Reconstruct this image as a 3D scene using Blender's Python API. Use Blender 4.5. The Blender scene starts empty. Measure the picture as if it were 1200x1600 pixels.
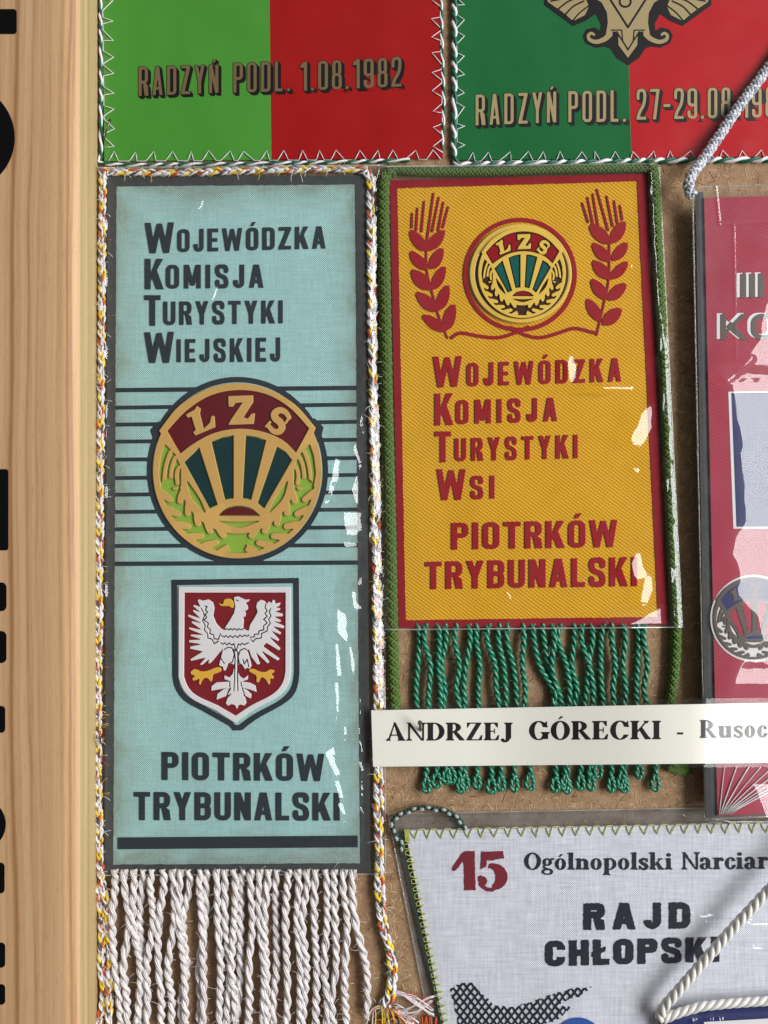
import bpy, math, random
import numpy as np
from mathutils import Vector

# ------------------------------------------------------------------ camera, light, exposure
S = 0.0002            # metres per photograph pixel on the board
D = 0.27              # camera distance from the board (m)
scene = bpy.context.scene
COL = scene.collection
cam_d = bpy.data.cameras.new('camera')
cam = bpy.data.objects.new('camera', cam_d); COL.objects.link(cam)
cam.location = (0, -D, 0); cam.rotation_euler = (math.radians(90), 0, 0)
cam_d.sensor_fit = 'VERTICAL'; cam_d.sensor_height = 36; cam_d.sensor_width = 27
cam_d.lens = 36 * D / (1600 * S); cam_d.clip_start = 0.005; cam_d.clip_end = 50
scene.camera = cam

world = bpy.data.worlds.new('World'); scene.world = world; world.use_nodes = True
wn = world.node_tree.nodes; wl = world.node_tree.links
bg = wn['Background']
tc = wn.new('ShaderNodeTexCoord'); sp = wn.new('ShaderNodeSeparateXYZ')
wl.new(tc.outputs['Generated'], sp.inputs[0])
cr = wn.new('ShaderNodeValToRGB')
cr.color_ramp.elements[0].position = 0.0; cr.color_ramp.elements[0].color = (0.06, 0.057, 0.054, 1)
cr.color_ramp.elements[1].position = 1.0; cr.color_ramp.elements[1].color = (0.75, 0.77, 0.80, 1)
mm = wn.new('ShaderNodeMath'); mm.operation = 'MULTIPLY_ADD'
mm.inputs[1].default_value = 0.5; mm.inputs[2].default_value = 0.36
my = wn.new('ShaderNodeMath'); my.operation = 'MULTIPLY_ADD'      # the room behind the viewer is dim
my.inputs[1].default_value = 0.55; wl.new(sp.outputs['Y'], my.inputs[0]); wl.new(sp.outputs['X'], my.inputs[2])
mz = wn.new('ShaderNodeMath'); mz.operation = 'MULTIPLY_ADD'
mz.inputs[1].default_value = 0.45; wl.new(sp.outputs['Z'], mz.inputs[0]); wl.new(my.outputs[0], mz.inputs[2])
wl.new(mz.outputs[0], mm.inputs[0]); wl.new(mm.outputs[0], cr.inputs[0])
wl.new(cr.outputs[0], bg.inputs['Color']); bg.inputs['Strength'].default_value = 1.08

def area(name, loc, size, power, col, aim=(0, 0, 0)):
    d = bpy.data.lights.new(name, 'AREA'); d.shape = 'RECTANGLE'
    d.size, d.size_y = size; d.energy = power; d.color = col
    o = bpy.data.objects.new(name, d); COL.objects.link(o)
    o.location = loc
    o.rotation_euler = (Vector(aim) - Vector(loc)).to_track_quat('-Z', 'Y').to_euler()
    return o
area('window_light', (1.02, -0.80, 0.12), (0.50, 1.25), 24.5, (0.985, 0.99, 1.0))

vs = scene.view_settings
vs.view_transform = 'Standard'; vs.look = 'None'; vs.gamma = 1; vs.exposure = 0.0
vs.use_curve_mapping = False
scene.cycles.transparent_max_bounces = 24
scene.cycles.max_bounces = 8

# ------------------------------------------------------------------ basic helpers
rng = np.random.default_rng(7)
def P(px, py, h=0.0):
    """photograph pixel + height above the board in mm -> world point"""
    k = (D - h * 1e-3) / D
    return np.array([(px - 600) * S * k, -h * 1e-3, (800 - py) * S * k])
def PA(px, py, h):
    px = np.asarray(px, float); py = np.asarray(py, float); h = np.asarray(h, float) + 0 * px
    k = (D - h * 1e-3) / D
    return np.stack([(px - 600) * S * k, -h * 1e-3, (800 - py) * S * k], -1)

def lin(r, g, b):
    f = lambda c: (c / 255 / 12.92) if c / 255 <= 0.04045 else ((c / 255 + 0.055) / 1.055) ** 2.4
    return (f(r), f(g), f(b), 1)

def tag(o, label=None, cat=None, group=None, kind=None):
    if label: o['label'] = label
    if cat: o['category'] = cat
    if group: o['group'] = group
    if kind: o['kind'] = kind
    return o
def thing(name, label, cat, px, py, h=0, group=None):
    o = bpy.data.objects.new(name, None); COL.objects.link(o)
    o.empty_display_size = 0.01
    o.location = Vector(P(px, py, h)); tag(o, label, cat, group)
    return o
def origin(o):
    v = Vector((0, 0, 0))
    while o is not None:
        v = v + o.location; o = o.parent
    return np.array(v)
def link(name, me, mats, parent=None, loc=None):
    """vertices arrive in world space and are moved into the parent's space"""
    o = bpy.data.objects.new(name, me); COL.objects.link(o)
    if parent is not None:
        o.parent = parent; off = origin(parent)
    elif loc is not None:
        o.location = Vector(loc); off = np.array(loc)
    else:
        off = np.zeros(3)
    n = len(me.vertices)
    co = np.empty(n * 3, np.float32); me.vertices.foreach_get('co', co)
    co = co.reshape(-1, 3) - off
    me.vertices.foreach_set('co', co.astype(np.float32).ravel())
    for m in (mats if isinstance(mats, (list, tuple)) else [mats]):
        if m.name not in [x.name for x in me.materials if x]: me.materials.append(m)
    me.update()
    return o

class MB:
    """collects quad/tri/ngon geometry for ONE mesh"""
    def __init__(s): s.v = []; s.f = []; s.m = []; s.n = 0; s.uv = []
    def add(s, v, f, mi=0):
        v = np.asarray(v, float).reshape(-1, 3)
        s.v.append(v)
        for q in f:
            s.f.append([int(i) + s.n for i in q])
        s.m += [mi] * len(f); s.n += len(v)
    def build(s, name, mats, parent=None, smooth=True, loc=None, angle=None):
        me = bpy.data.meshes.new(name)
        me.from_pydata(np.concatenate(s.v).tolist(), [], s.f)
        mats = mats if isinstance(mats, (list, tuple)) else [mats]
        for m in mats: me.materials.append(m)
        me.polygons.foreach_set('material_index', np.array(s.m, np.int32))
        me.polygons.foreach_set('use_smooth', np.full(len(s.f), smooth))
        if angle: me.set_sharp_from_angle(angle=math.radians(angle))
        return link(name, me, mats, parent, loc)

def tube(mb, pts, rad, seg=6, mi=0, caps=True, flat=1.0):
    pts = np.asarray(pts, float); n = len(pts)
    t = np.gradient(pts, axis=0); t /= (np.linalg.norm(t, axis=1, keepdims=True) + 1e-12)
    ref = np.array([0.0, 1.0, 0.0])
    a = np.cross(t, ref); la = np.linalg.norm(a, axis=1, keepdims=True)
    bad = la[:, 0] < 0.05
    a = a / np.maximum(la, 1e-9)
    if bad.any(): a[bad] = np.array([1.0, 0, 0])
    b = np.cross(a, t)
    rad = np.broadcast_to(np.asarray(rad, float), (n,))
    ang = np.arange(seg) * 2 * np.pi / seg
    ring = (a[:, None, :] * np.cos(ang)[None, :, None] + flat * b[:, None, :] * np.sin(ang)[None, :, None]) * rad[:, None, None]
    v = (pts[:, None, :] + ring).reshape(-1, 3)
    i = np.arange(n - 1)[:, None] * seg; j = np.arange(seg)[None, :]; j2 = (j + 1) % seg
    q = np.stack([i + j, i + j2, i + seg + j2, i + seg + j], -1).reshape(-1, 4)
    f = q.tolist()
    if caps:
        f.append(list(range(seg))[::-1]); f.append([(n - 1) * seg + k for k in range(seg)])
    mb.add(v, f, mi)

def catmull(pts, step=2.0):
    """smooth polyline through pts (any dimension), resampled about every `step`"""
    p = np.asarray(pts, float)
    if len(p) < 2: return p
    p = np.vstack([2 * p[0] - p[1], p, 2 * p[-1] - p[-2]])
    out = []
    for i in range(1, len(p) - 2):
        n = max(2, int(np.linalg.norm((p[i + 1] - p[i])[:2]) / step))
        t = np.linspace(0, 1, n, endpoint=False)[:, None]
        a, b, c, d = p[i - 1], p[i], p[i + 1], p[i + 2]
        out.append(0.5 * ((2 * b) + (-a + c) * t + (2 * a - 5 * b + 4 * c - d) * t ** 2 + (-a + 3 * b - 3 * c + d) * t ** 3))
    out.append(p[-2][None]); q = np.vstack(out)
    s = np.concatenate([[0], np.cumsum(np.linalg.norm(np.diff(q[:, :2], axis=0), axis=1))])
    n = max(3, int(s[-1] / step) + 1)
    ss = np.linspace(0, s[-1], n)
    return np.stack([np.interp(ss, s, q[:, k]) for k in range(q.shape[1])], -1)
def frame_of(path):
    """path rows (px, py, h_mm) -> world centre, in-plane normal, length along in px"""
    c = PA(path[:, 0], path[:, 1], path[:, 2])
    t = np.gradient(c, axis=0); t /= np.linalg.norm(t, axis=1, keepdims=True)
    nrm = np.cross(t, np.array([0, 1.0, 0])); nrm /= np.maximum(np.linalg.norm(nrm, axis=1, keepdims=True), 1e-9)
    b = np.cross(nrm, t)
    s = np.concatenate([[0], np.cumsum(np.linalg.norm(np.diff(c, axis=0), axis=1))]) / S
    return c, nrm, b, s
def twisted(mb, pts, R, r, ply, pitch, mis, seg=7, step=None, phase=0.0, jit=0.0):
    path = catmull(pts, step or pitch / 12)
    c, n, b, s = frame_of(path)
    w = jit * np.sin(s / 17.0 + phase * 3) + jit * np.sin(s / 41.0 + phase)
    for k in range(ply):
        a = 2 * np.pi * s / pitch + 2 * np.pi * k / ply + phase + w
        p = c + S * R * (n * np.cos(a)[:, None] + b * np.sin(a)[:, None])
        tube(mb, p, r * S, seg, mis[k % len(mis)])
def soft_twist(mb, pts, R, r, pitch, subs, rs, step=2.0, phase=0.0):
    path = catmull(pts, step); c, n, b, s = frame_of(path)
    a0 = 2 * np.pi * s / pitch + 1.1 * np.sin(s / 47 + phase) + .5 * np.sin(s / 19 + 2 * phase)
    for k in range(2):
        a = a0 + np.pi * k + phase
        rr = R * (1 + .12 * np.sin(s / 31 + phase * 2))
        ctr = c + S * rr[:, None] * (n * np.cos(a)[:, None] + b * np.sin(a)[:, None])
        for j in range(subs):
            q = a * .35 + 2 * np.pi * j / subs + .4 * np.sin(s / 13 + j)
            tube(mb, ctr + S * r * (n * np.cos(q)[:, None] + b * np.sin(q)[:, None]), rs * S * (1 + .15 * np.sin(s / 9 + j * 2 + phase)), 5, 0)
def fuzz(mb, pts, count, spread, seed, mis=(0,), length=14, r=.32):
    """loose hairs standing off a yarn"""
    rr = np.random.default_rng(seed); path = catmull(pts, 3.0); k = np.linspace(0, 1, 6)
    for _ in range(count):
        i = int(rr.integers(1, len(path) - 1)); x, y, h = path[i]; a = rr.random() * 6.28; L = length * (.4 + rr.random()); cv = (rr.random() - .5) * 2.4
        xs = x + (rr.random() - .5) * spread + np.cumsum(np.cos(a + cv * k)) * L / 6; ys = y + np.cumsum(np.sin(a + cv * k)) * L / 6
        tube(mb, PA(xs, ys, np.maximum(h + .5 + .5 * np.sin(k * 3), .2)), r * S, 3, mis[int(rr.integers(len(mis)))])
def plait(mb, pts, A, B, pitch, yarns, ry, seed=0, step=2.2):
    path = catmull(pts, step); c, n, b, s = frame_of(path)
    r2 = np.random.default_rng(seed)
    wob = 1 + 0.15 * np.sin(s / 23 + seed) + 0.1 * np.sin(s / 9.0 + seed)
    for k, ys in enumerate(yarns):
        ph = 2 * np.pi * s / pitch + 2 * np.pi * k / len(yarns)
        x = A * wob * np.sin(ph); z = B * np.sin(2 * ph)
        for j, mi in enumerate(ys):
            a = 2 * np.pi * s / (pitch * 0.8) + 2 * np.pi * j / len(ys) + seed
            rr = ry * 0.95
            xx = x + rr * np.cos(a) + 0.25 * np.sin(s / 5.0 + j + r2.random() * 6)
            zz = z + rr * np.sin(a)
            tube(mb, c + S * (n * xx[:, None] + b * zz[:, None]), ry * S * (1 + 0.2 * np.sin(s / 11 + j * 2 + k)), 5, mi)
def braid(mb, pts, R, N, pitch, mis, rs, step=1.6, flat=0.85):
    path = catmull(pts, step); c, n, b, s = frame_of(path)
    for d in (1, -1):
        for k in range(N):
            a = d * 2 * np.pi * s / pitch + 2 * np.pi * k / N + (0.4 if d < 0 else 0)
            rad = R + d * rs * 0.45 * np.cos(N * (2 * np.pi * s / pitch) + k * np.pi)
            p = c + S * (n * (rad * np.cos(a))[:, None] + flat * b * (rad * np.sin(a))[:, None])
            tube(mb, p, rs * S, 5, mis[(k + (0 if d > 0 else 1)) % len(mis)])

# ------------------------------------------------------------------ smooth random fields
class VNoise:
    def __init__(s, seed): s.g = np.random.default_rng(seed).random((64, 64)) * 2 - 1
    def __call__(s, x, y):
        x = np.asarray(x, float); y = np.asarray(y, float)
        xi = np.floor(x).astype(int); yi = np.floor(y).astype(int); fx = x - xi; fy = y - yi
        fx = fx ** 3 * (fx * (fx * 6 - 15) + 10); fy = fy ** 3 * (fy * (fy * 6 - 15) + 10)
        g = lambda a, b: s.g[a % 64, b % 64]
        return (g(xi, yi) * (1 - fx) + g(xi + 1, yi) * fx) * (1 - fy) + (g(xi, yi + 1) * (1 - fx) + g(xi + 1, yi + 1) * fx) * fy

# ------------------------------------------------------------------ signed distance shapes -> outlines
U = lambda *a: np.minimum.reduce(a)
def sub(a, *b):
    for x in b: a = np.maximum(a, -x)
    return a
def poly(X, Y, pts):
    pts = np.asarray(pts, float); d = np.full(X.shape, 1e18); s = np.ones(X.shape)
    n = len(pts)
    for i in range(n):
        a = pts[i]; b = pts[i - 1]
        ex, ey = b - a; wx = X - a[0]; wy = Y - a[1]
        L = ex * ex + ey * ey
        if L < 1e-14: continue
        t = np.clip((wx * ex + wy * ey) / L, 0, 1)
        bx = wx - ex * t; by = wy - ey * t
        d = np.minimum(d, bx * bx + by * by)
        c1 = Y >= a[1]; c2 = Y < b[1]; c3 = ex * wy > ey * wx
        flip = (c1 & c2 & c3) | (~c1 & ~c2 & ~c3)
        s = np.where(flip, -s, s)
    return s * np.sqrt(d)
def caps(X, Y, pts, r):
    """chain of capsules with per-vertex radius"""
    pts = np.asarray(pts, float); r = np.broadcast_to(np.asarray(r, float), (len(pts),))
    d = np.full(X.shape, 1e9)
    for i in range(len(pts) - 1):
        a, b = pts[i], pts[i + 1]; e = b - a; L = e @ e
        if L < 1e-14: continue
        t = np.clip(((X - a[0]) * e[0] + (Y - a[1]) * e[1]) / L, 0, 1)
        d = np.minimum(d, np.hypot(X - a[0] - e[0] * t, Y - a[1] - e[1] * t) - (r[i] * (1 - t) + r[i + 1] * t))
    return d
def rrect(X, Y, x0, y0, x1, y1, r=0.0):
    cx, cy, hx, hy = (x0 + x1) / 2, (y0 + y1) / 2, (x1 - x0) / 2, (y1 - y0) / 2
    r = min(r, hx, hy)
    qx = np.abs(X - cx) - hx + r; qy = np.abs(Y - cy) - hy + r
    return np.minimum(np.maximum(qx, qy), 0) + np.hypot(np.maximum(qx, 0), np.maximum(qy, 0)) - r
def ell(X, Y, cx, cy, rx, ry):
    k = np.hypot((X - cx) / rx, (Y - cy) / ry); k2 = np.hypot((X - cx) / rx ** 2, (Y - cy) / ry ** 2)
    return k * (k - 1) / np.maximum(k2, 1e-9)
def bez(p, n=8):
    p = [np.array(q, float) for q in p]; t = np.linspace(0, 1, n)[:, None]
    if len(p) == 3: return p[0] * (1 - t) ** 2 + 2 * p[1] * t * (1 - t) + p[2] * t ** 2
    return p[0] * (1 - t) ** 3 + 3 * p[1] * t * (1 - t) ** 2 + 3 * p[2] * t ** 2 * (1 - t) + p[3] * t ** 3
def spl(pts, n=6):
    return catmull(pts, np.linalg.norm(np.diff(np.asarray(pts, float), axis=0), axis=1).mean() / n)
def chaikin(pts, it=2):
    p = np.asarray(pts, float)
    for _ in range(it):
        q = np.roll(p, -1, 0)
        p = np.stack([0.75 * p + 0.25 * q, 0.25 * p + 0.75 * q], 1).reshape(-1, 2)
    return p

CASE = {1: [(0, 3)], 2: [(1, 0)], 3: [(1, 3)], 4: [(2, 1)], 5: [(0, 3), (2, 1)], 6: [(2, 0)], 7: [(2, 3)], 8: [(3, 2)], 9: [(0, 2)],
        10: [(1, 0), (3, 2)], 11: [(1, 2)], 12: [(3, 1)], 13: [(0, 1)], 14: [(3, 0)]}
def rdp(p, eps):
    keep = np.zeros(len(p), bool); keep[0] = keep[-1] = True; st = [(0, len(p) - 1)]
    while st:
        a, b = st.pop()
        if b <= a + 1: continue
        e = p[b] - p[a]; L = np.hypot(*e); w = p[a + 1:b] - p[a]
        d = np.hypot(w[:, 0], w[:, 1]) if L < 1e-12 else np.abs(w[:, 0] * e[1] - w[:, 1] * e[0]) / L
        i = int(d.argmax())
        if d[i] > eps:
            keep[a + 1 + i] = True; st += [(a, a + 1 + i), (a + 1 + i, b)]
    return p[keep]
def outline(fn, box, step, eps=None):
    """closed loops where fn(X, Y) < 0 inside box (x0, y0, x1, y1)"""
    x0, y0, x1, y1 = box
    xs = np.arange(x0 - 2 * step, x1 + 2.5 * step, step); ys = np.arange(y0 - 2 * step, y1 + 2.5 * step, step)
    X, Y = np.meshgrid(xs, ys); F = fn(X, Y)
    F[0, :] = F[-1, :] = 1; F[:, 0] = F[:, -1] = 1
    F = np.where(np.abs(F) < 1e-9, 1e-9, F)
    I = (F < 0).astype(int)
    code = I[:-1, :-1] + 2 * I[:-1, 1:] + 4 * I[1:, 1:] + 8 * I[1:, :-1]
    nx = len(xs); nxt = {}
    def eid(i, j, e):
        if e == 0: return (0, i, j)
        if e == 2: return (0, i + 1, j)
        if e == 3: return (1, i, j)
        return (1, i, j + 1)
    for i, j in zip(*np.nonzero((code > 0) & (code < 15))):
        for a, b in CASE[int(code[i, j])]: nxt[eid(i, j, a)] = eid(i, j, b)
    def pt(k):
        o, i, j = k
        if o == 0:
            a, b = F[i, j], F[i, j + 1]; return (xs[j] + step * a / (a - b), ys[i])
        a, b = F[i, j], F[i + 1, j]; return (xs[j], ys[i] + step * a / (a - b))
    loops = []
    while nxt:
        k0, k = nxt.popitem(); L = [pt(k0)]
        while k != k0:
            L.append(pt(k)); k = nxt.pop(k)
        L = np.array(L)
        if len(L) < 4: continue
        m = len(L) // 2
        q = np.vstack([rdp(L[:m + 1], eps or step * 0.08)[:-1], rdp(np.vstack([L[m:], L[:1]]), eps or step * 0.08)[:-1]])
        d = np.hypot(*(q - np.roll(q, 1, 0)).T)
        q = q[d > step * 0.05]
        if len(q) >= 3: loops.append(q)
    return loops

def relief(name, loops, h0, thick, mat, parent, bevel=0.0, grow=0.0, res=2):
    """raised flat shape: loops in photograph pixels, heights in mm"""
    cu = bpy.data.curves.new(name, 'CURVE'); cu.dimensions = '2D'; cu.fill_mode = 'BOTH'
    top = h0 + thick; k = (D - top * 1e-3) / D
    for L in loops:
        sp_ = cu.splines.new('POLY'); sp_.points.add(len(L) - 1); sp_.use_cyclic_u = True
        a = np.zeros((len(L), 4)); a[:, 0] = (L[:, 0] - 600) * S * k * 1000; a[:, 1] = (800 - L[:, 1]) * S * k * 1000; a[:, 3] = 1
        sp_.points.foreach_set('co', a.ravel())
    bevel = min(bevel, thick * 0.45)
    cu.extrude = thick / 2 - bevel; cu.bevel_depth = bevel; cu.bevel_resolution = res; cu.offset = grow - bevel
    tmp = bpy.data.objects.new('tmp', cu)
    me = bpy.data.meshes.new_from_object(tmp)
    bpy.data.objects.remove(tmp); bpy.data.curves.remove(cu)
    n = len(me.vertices); co = np.empty(n * 3, np.float32); me.vertices.foreach_get('co', co); co = co.reshape(-1, 3) / 1000
    w = np.stack([co[:, 0], -co[:, 2] - (h0 + thick / 2) * 1e-3, co[:, 1]], -1)
    me.vertices.foreach_set('co', w.astype(np.float32).ravel())
    me.materials.clear(); me.materials.append(mat)
    me.polygons.foreach_set('material_index', np.zeros(len(me.polygons), np.int32))
    me.polygons.foreach_set('use_smooth', np.full(len(me.polygons), bevel > 0))
    if bevel > 0:
        me.set_sharp_from_angle(angle=math.radians(40))
        for p_ in me.polygons:
            if abs(p_.normal.y) > 0.999: p_.use_smooth = False
    me.name = name
    return link(name, me, mat, parent)

def quadmap(q):
    TL, TR, BR, BL = [np.array(p, float) for p in q]
    def f(u, v):
        u = np.asarray(u)[..., None]; v = np.asarray(v)[..., None]
        return BL * (1 - u) * (1 - v) + BR * u * (1 - v) + TR * u * v + TL * (1 - u) * v
    return f

# ------------------------------------------------------------------ lettering: a square-cut gothic with free width and weight
def para(X, Y, xa, xb, t, y0=0.0, y1=1.0):
    return poly(X, Y, [(xa, y0), (xa + t, y0), (xb + t, y1), (xb, y1)])
def gothic(ch, w, t):
    tv = t * 0.86; r = w * 0.42
    def ring(X, Y, x0, y0, x1, y1, rr=None):
        rr = r if rr is None else rr
        return sub(rrect(X, Y, x0, y0, x1, y1, rr), rrect(X, Y, x0 + t, y0 + tv, x1 - t, y1 - tv, max(rr - t, 0.02)))
    def bowl(X, Y, x0, y0, x1, y1):
        h = (y1 - y0) / 2; rr = min(r, h * 0.8)
        o = U(rrect(X, Y, x0, y0, x1, y1, rr), rrect(X, Y, x0, y0, (x0 + x1) / 2, y1))
        i = U(rrect(X, Y, x0 + t, y0 + tv, x1 - t, y1 - tv, max(rr - t, 0.02)), rrect(X, Y, x0 + t, y0 + tv, min((x0 + x1) / 2, x1 - t * 1.2), y1 - tv))
        return sub(o, i)
    R = lambda X, Y, a, b, c, d: rrect(X, Y, a, b, c, d)
    acute = lambda X, Y, x: poly(X, Y, [(x - t * 0.5, 1.07), (x + t * 0.15, 1.07), (x + t * 0.85, 1.07 + t * 0.95), (x - t * 0.05, 1.07 + t * 0.95)])
    if ch in 'OÓ0':
        return (lambda X, Y: U(ring(X, Y, 0, 0, w, 1), acute(X, Y, w / 2)) if ch == 'Ó' else ring(X, Y, 0, 0, w, 1)), w
    if ch == 'C': return (lambda X, Y: sub(ring(X, Y, 0, 0, w, 1), R(X, Y, w / 2, 0.36, w + 1, 0.64))), w
    if ch == 'G': return (lambda X, Y: U(sub(ring(X, Y, 0, 0, w, 1), R(X, Y, w / 2, 0.5, w + 1, 0.66)), R(X, Y, w * .55, .36, w, .5))), w
    if ch == 'U': return (lambda X, Y: sub(U(rrect(X, Y, 0, 0, w, 1.6, r)), rrect(X, Y, t, tv, w - t, 3, max(r - t, .02)), R(X, Y, -1, 1, 9, 9))), w
    if ch == 'J':
        q = w * 0.82
        return (lambda X, Y: sub(rrect(X, Y, 0, 0, q, 1.6, r), rrect(X, Y, t, tv, q - t, 3, max(r - t, .02)), R(X, Y, -1, 1, 9, 9), R(X, Y, -1, .34, q - t, 9))), q
    if ch == 'D': return (lambda X, Y: bowl(X, Y, 0, 0, w, 1)), w
    if ch == 'I': return (lambda X, Y: R(X, Y, 0, 0, t, 1)), t
    if ch == 'E':
        q = w * 0.86
        return (lambda X, Y: U(R(X, Y, 0, 0, t, 1), R(X, Y, 0, 0, q, tv), R(X, Y, 0, 1 - tv, q, 1), R(X, Y, 0, .5 - tv / 2, q * .92, .5 + tv / 2))), q
    if ch in 'LŁ':
        q = w * 0.82
        L = lambda X, Y: U(R(X, Y, 0, 0, t, 1), R(X, Y, 0, 0, q, tv))
        if ch == 'L': return L, q
        return (lambda X, Y: U(L(X, Y), poly(X, Y, [(-t * .2, .32), (-t * .2, .32 + tv * .8), (t * 1.6, .54 + tv * .8), (t * 1.6, .54)]))), q
    if ch == 'T': return (lambda X, Y: U(R(X, Y, w / 2 - t / 2, 0, w / 2 + t / 2, 1), R(X, Y, 0, 1 - tv, w, 1))), w
    if ch == 'H': return (lambda X, Y: U(R(X, Y, 0, 0, t, 1), R(X, Y, w - t, 0, w, 1), R(X, Y, 0, .5 - tv / 2, w, .5 + tv / 2))), w
    if ch == 'Z':
        return (lambda X, Y: U(R(X, Y, 0, 0, w, tv), R(X, Y, 0, 1 - tv, w, 1), poly(X, Y, [(0, tv * .6), (t * 1.15, tv * .6), (w, 1 - tv * .6), (w - t * 1.15, 1 - tv * .6)]))), w
    if ch == 'K':
        q = w * 1.08
        return (lambda X, Y: U(R(X, Y, 0, 0, t, 1), poly(X, Y, [(t * .6, .3), (q - t * 1.15, 1), (q, 1), (t * .8, .12 + .4 * t)]),
                               poly(X, Y, [(q - t * 1.15, 0), (q + .02, 0), (t * 1.85, .72), (t * 1.0, .5)]))), q
    if ch == 'A':
        q = w * 1.08; m = q / 2
        return (lambda X, Y: U(poly(X, Y, [(0, 0), (t, 0), (m + t * .42, 1), (m - t * .58, 1)]), poly(X, Y, [(q - t, 0), (q, 0), (m + t * .58, 1), (m - t * .42, 1)]),
                               R(X, Y, q * .22, .2, q * .78, .2 + tv * .9))), q
    if ch in 'NŃ':
        N = lambda X, Y: U(R(X, Y, 0, 0, t, 1), R(X, Y, w - t, 0, w, 1), poly(X, Y, [(0, 1), (t * 1.05, 1), (w, 0), (w - t * 1.05, 0)]))
        return ((lambda X, Y: U(N(X, Y), acute(X, Y, w / 2))) if ch == 'Ń' else N), w
    if ch == 'M':
        q = w * 1.25; m = q / 2
        return (lambda X, Y: U(R(X, Y, 0, 0, t * .95, 1), R(X, Y, q - t * .95, 0, q, 1), poly(X, Y, [(0, 1), (t * 1.1, 1), (m + t * .42, .12), (m - t * .42, .12)]),
                               poly(X, Y, [(q, 1), (q - t * 1.1, 1), (m - t * .42, .12), (m + t * .42, .12)]))), q
    if ch == 'W':
        q = w * 1.62; t2 = t * .95; m = q / 2
        return (lambda X, Y: U(poly(X, Y, [(0, 1), (t2, 1), (q * .27 + t2 * .5, 0), (q * .27 - t2 * .5, 0)]), poly(X, Y, [(q * .27 - t2 * .5, 0), (q * .27 + t2 * .5, 0), (m + t2 * .42, .97), (m - t2 * .42, .97)]),
                               poly(X, Y, [(q * .73 - t2 * .5, 0), (q * .73 + t2 * .5, 0), (m + t2 * .42, .97), (m - t2 * .42, .97)]), poly(X, Y, [(q, 1), (q - t2, 1), (q * .73 - t2 * .5, 0), (q * .73 + t2 * .5, 0)]))), q
    if ch == 'Y':
        q = w * 1.06; m = q / 2
        return (lambda X, Y: U(R(X, Y, m - t / 2, 0, m + t / 2, .5), poly(X, Y, [(0, 1), (t * 1.05, 1), (m + t / 2, .42), (m - t / 2, .42)]), poly(X, Y, [(q, 1), (q - t * 1.05, 1), (m - t / 2, .42), (m + t / 2, .42)]))), q
    if ch in 'PRB':
        def f(X, Y):
            d = bowl(X, Y, 0, .43, w, 1)
            d = U(d, R(X, Y, 0, 0, t, 1))
            if ch == 'R': d = U(d, poly(X, Y, [(w - t * 1.05, 0), (w + .02, 0), (w - t * .1, .36), (w * .6, .5), (w * .45, .5)]))
            if ch == 'B': d = U(d, bowl(X, Y, 0, 0, w, .43 + tv))
            return d
        return f, w
    if ch == 'S':
        a = min(t, .25) / 2; v = min(t, .25) * .86 / 2
        pts = spl([(w - a, .73), (w - a, .83), (w * .72, 1 - v * 1.05), (w * .5, 1 - v), (w * .28, 1 - v * 1.05), (a, .84), (a, .70), (w * .3, .56), (w * .7, .45), (w - a, .3), (w - a, .17), (w * .72, v * 1.05), (w * .5, v), (w * .28, v * 1.05), (a, .17), (a, .28)], 4)
        return (lambda X, Y: caps(X, Y, pts, a * .96)), w
    if ch == '8': return (lambda X, Y: U(ring(X, Y, w * .05, .46, w * .95, 1, w * .4), ring(X, Y, 0, 0, w, .46 + tv, w * .42))), w
    if ch == '9': return (lambda X, Y: U(ring(X, Y, 0, .4, w, 1), sub(ring(X, Y, 0, 0, w, 1), R(X, Y, -1, .27, w - t, .62)))), w
    if ch == '2':
        a = t / 2
        pts = spl([(a, .7), (a, .86), (w * .3, 1 - tv * .5), (w * .7, 1 - tv * .5), (w - a, .86), (w - a, .7), (w * .72, .48), (w * .32, .24), (a * 1.1, tv * .7)], 5)
        return (lambda X, Y: U(sub(caps(X, Y, pts, a * .97), R(X, Y, -1, -1, 9, 0)), R(X, Y, 0, 0, w, tv))), w
    if ch == '7': return (lambda X, Y: U(R(X, Y, 0, 1 - tv, w, 1), poly(X, Y, [(w - t, 1), (w, 1), (w * .45 + t * .55, 0), (w * .45 - t * .45, 0)]))), w
    if ch == '1': return (lambda X, Y: U(R(X, Y, w * .4, 0, w * .4 + t, 1), poly(X, Y, [(w * .02, .8), (w * .02, .8 + tv * .8), (w * .4, 1), (w * .4 + t, 1), (w * .4 + t * .4, .8)]))), w * .4 + t
    if ch == '.': return (lambda X, Y: R(X, Y, 0, 0, t, tv)), t
    if ch == '-': return (lambda X, Y: R(X, Y, 0, .4, w * .72, .4 + tv)), w * .72
    raise KeyError(ch)

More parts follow.
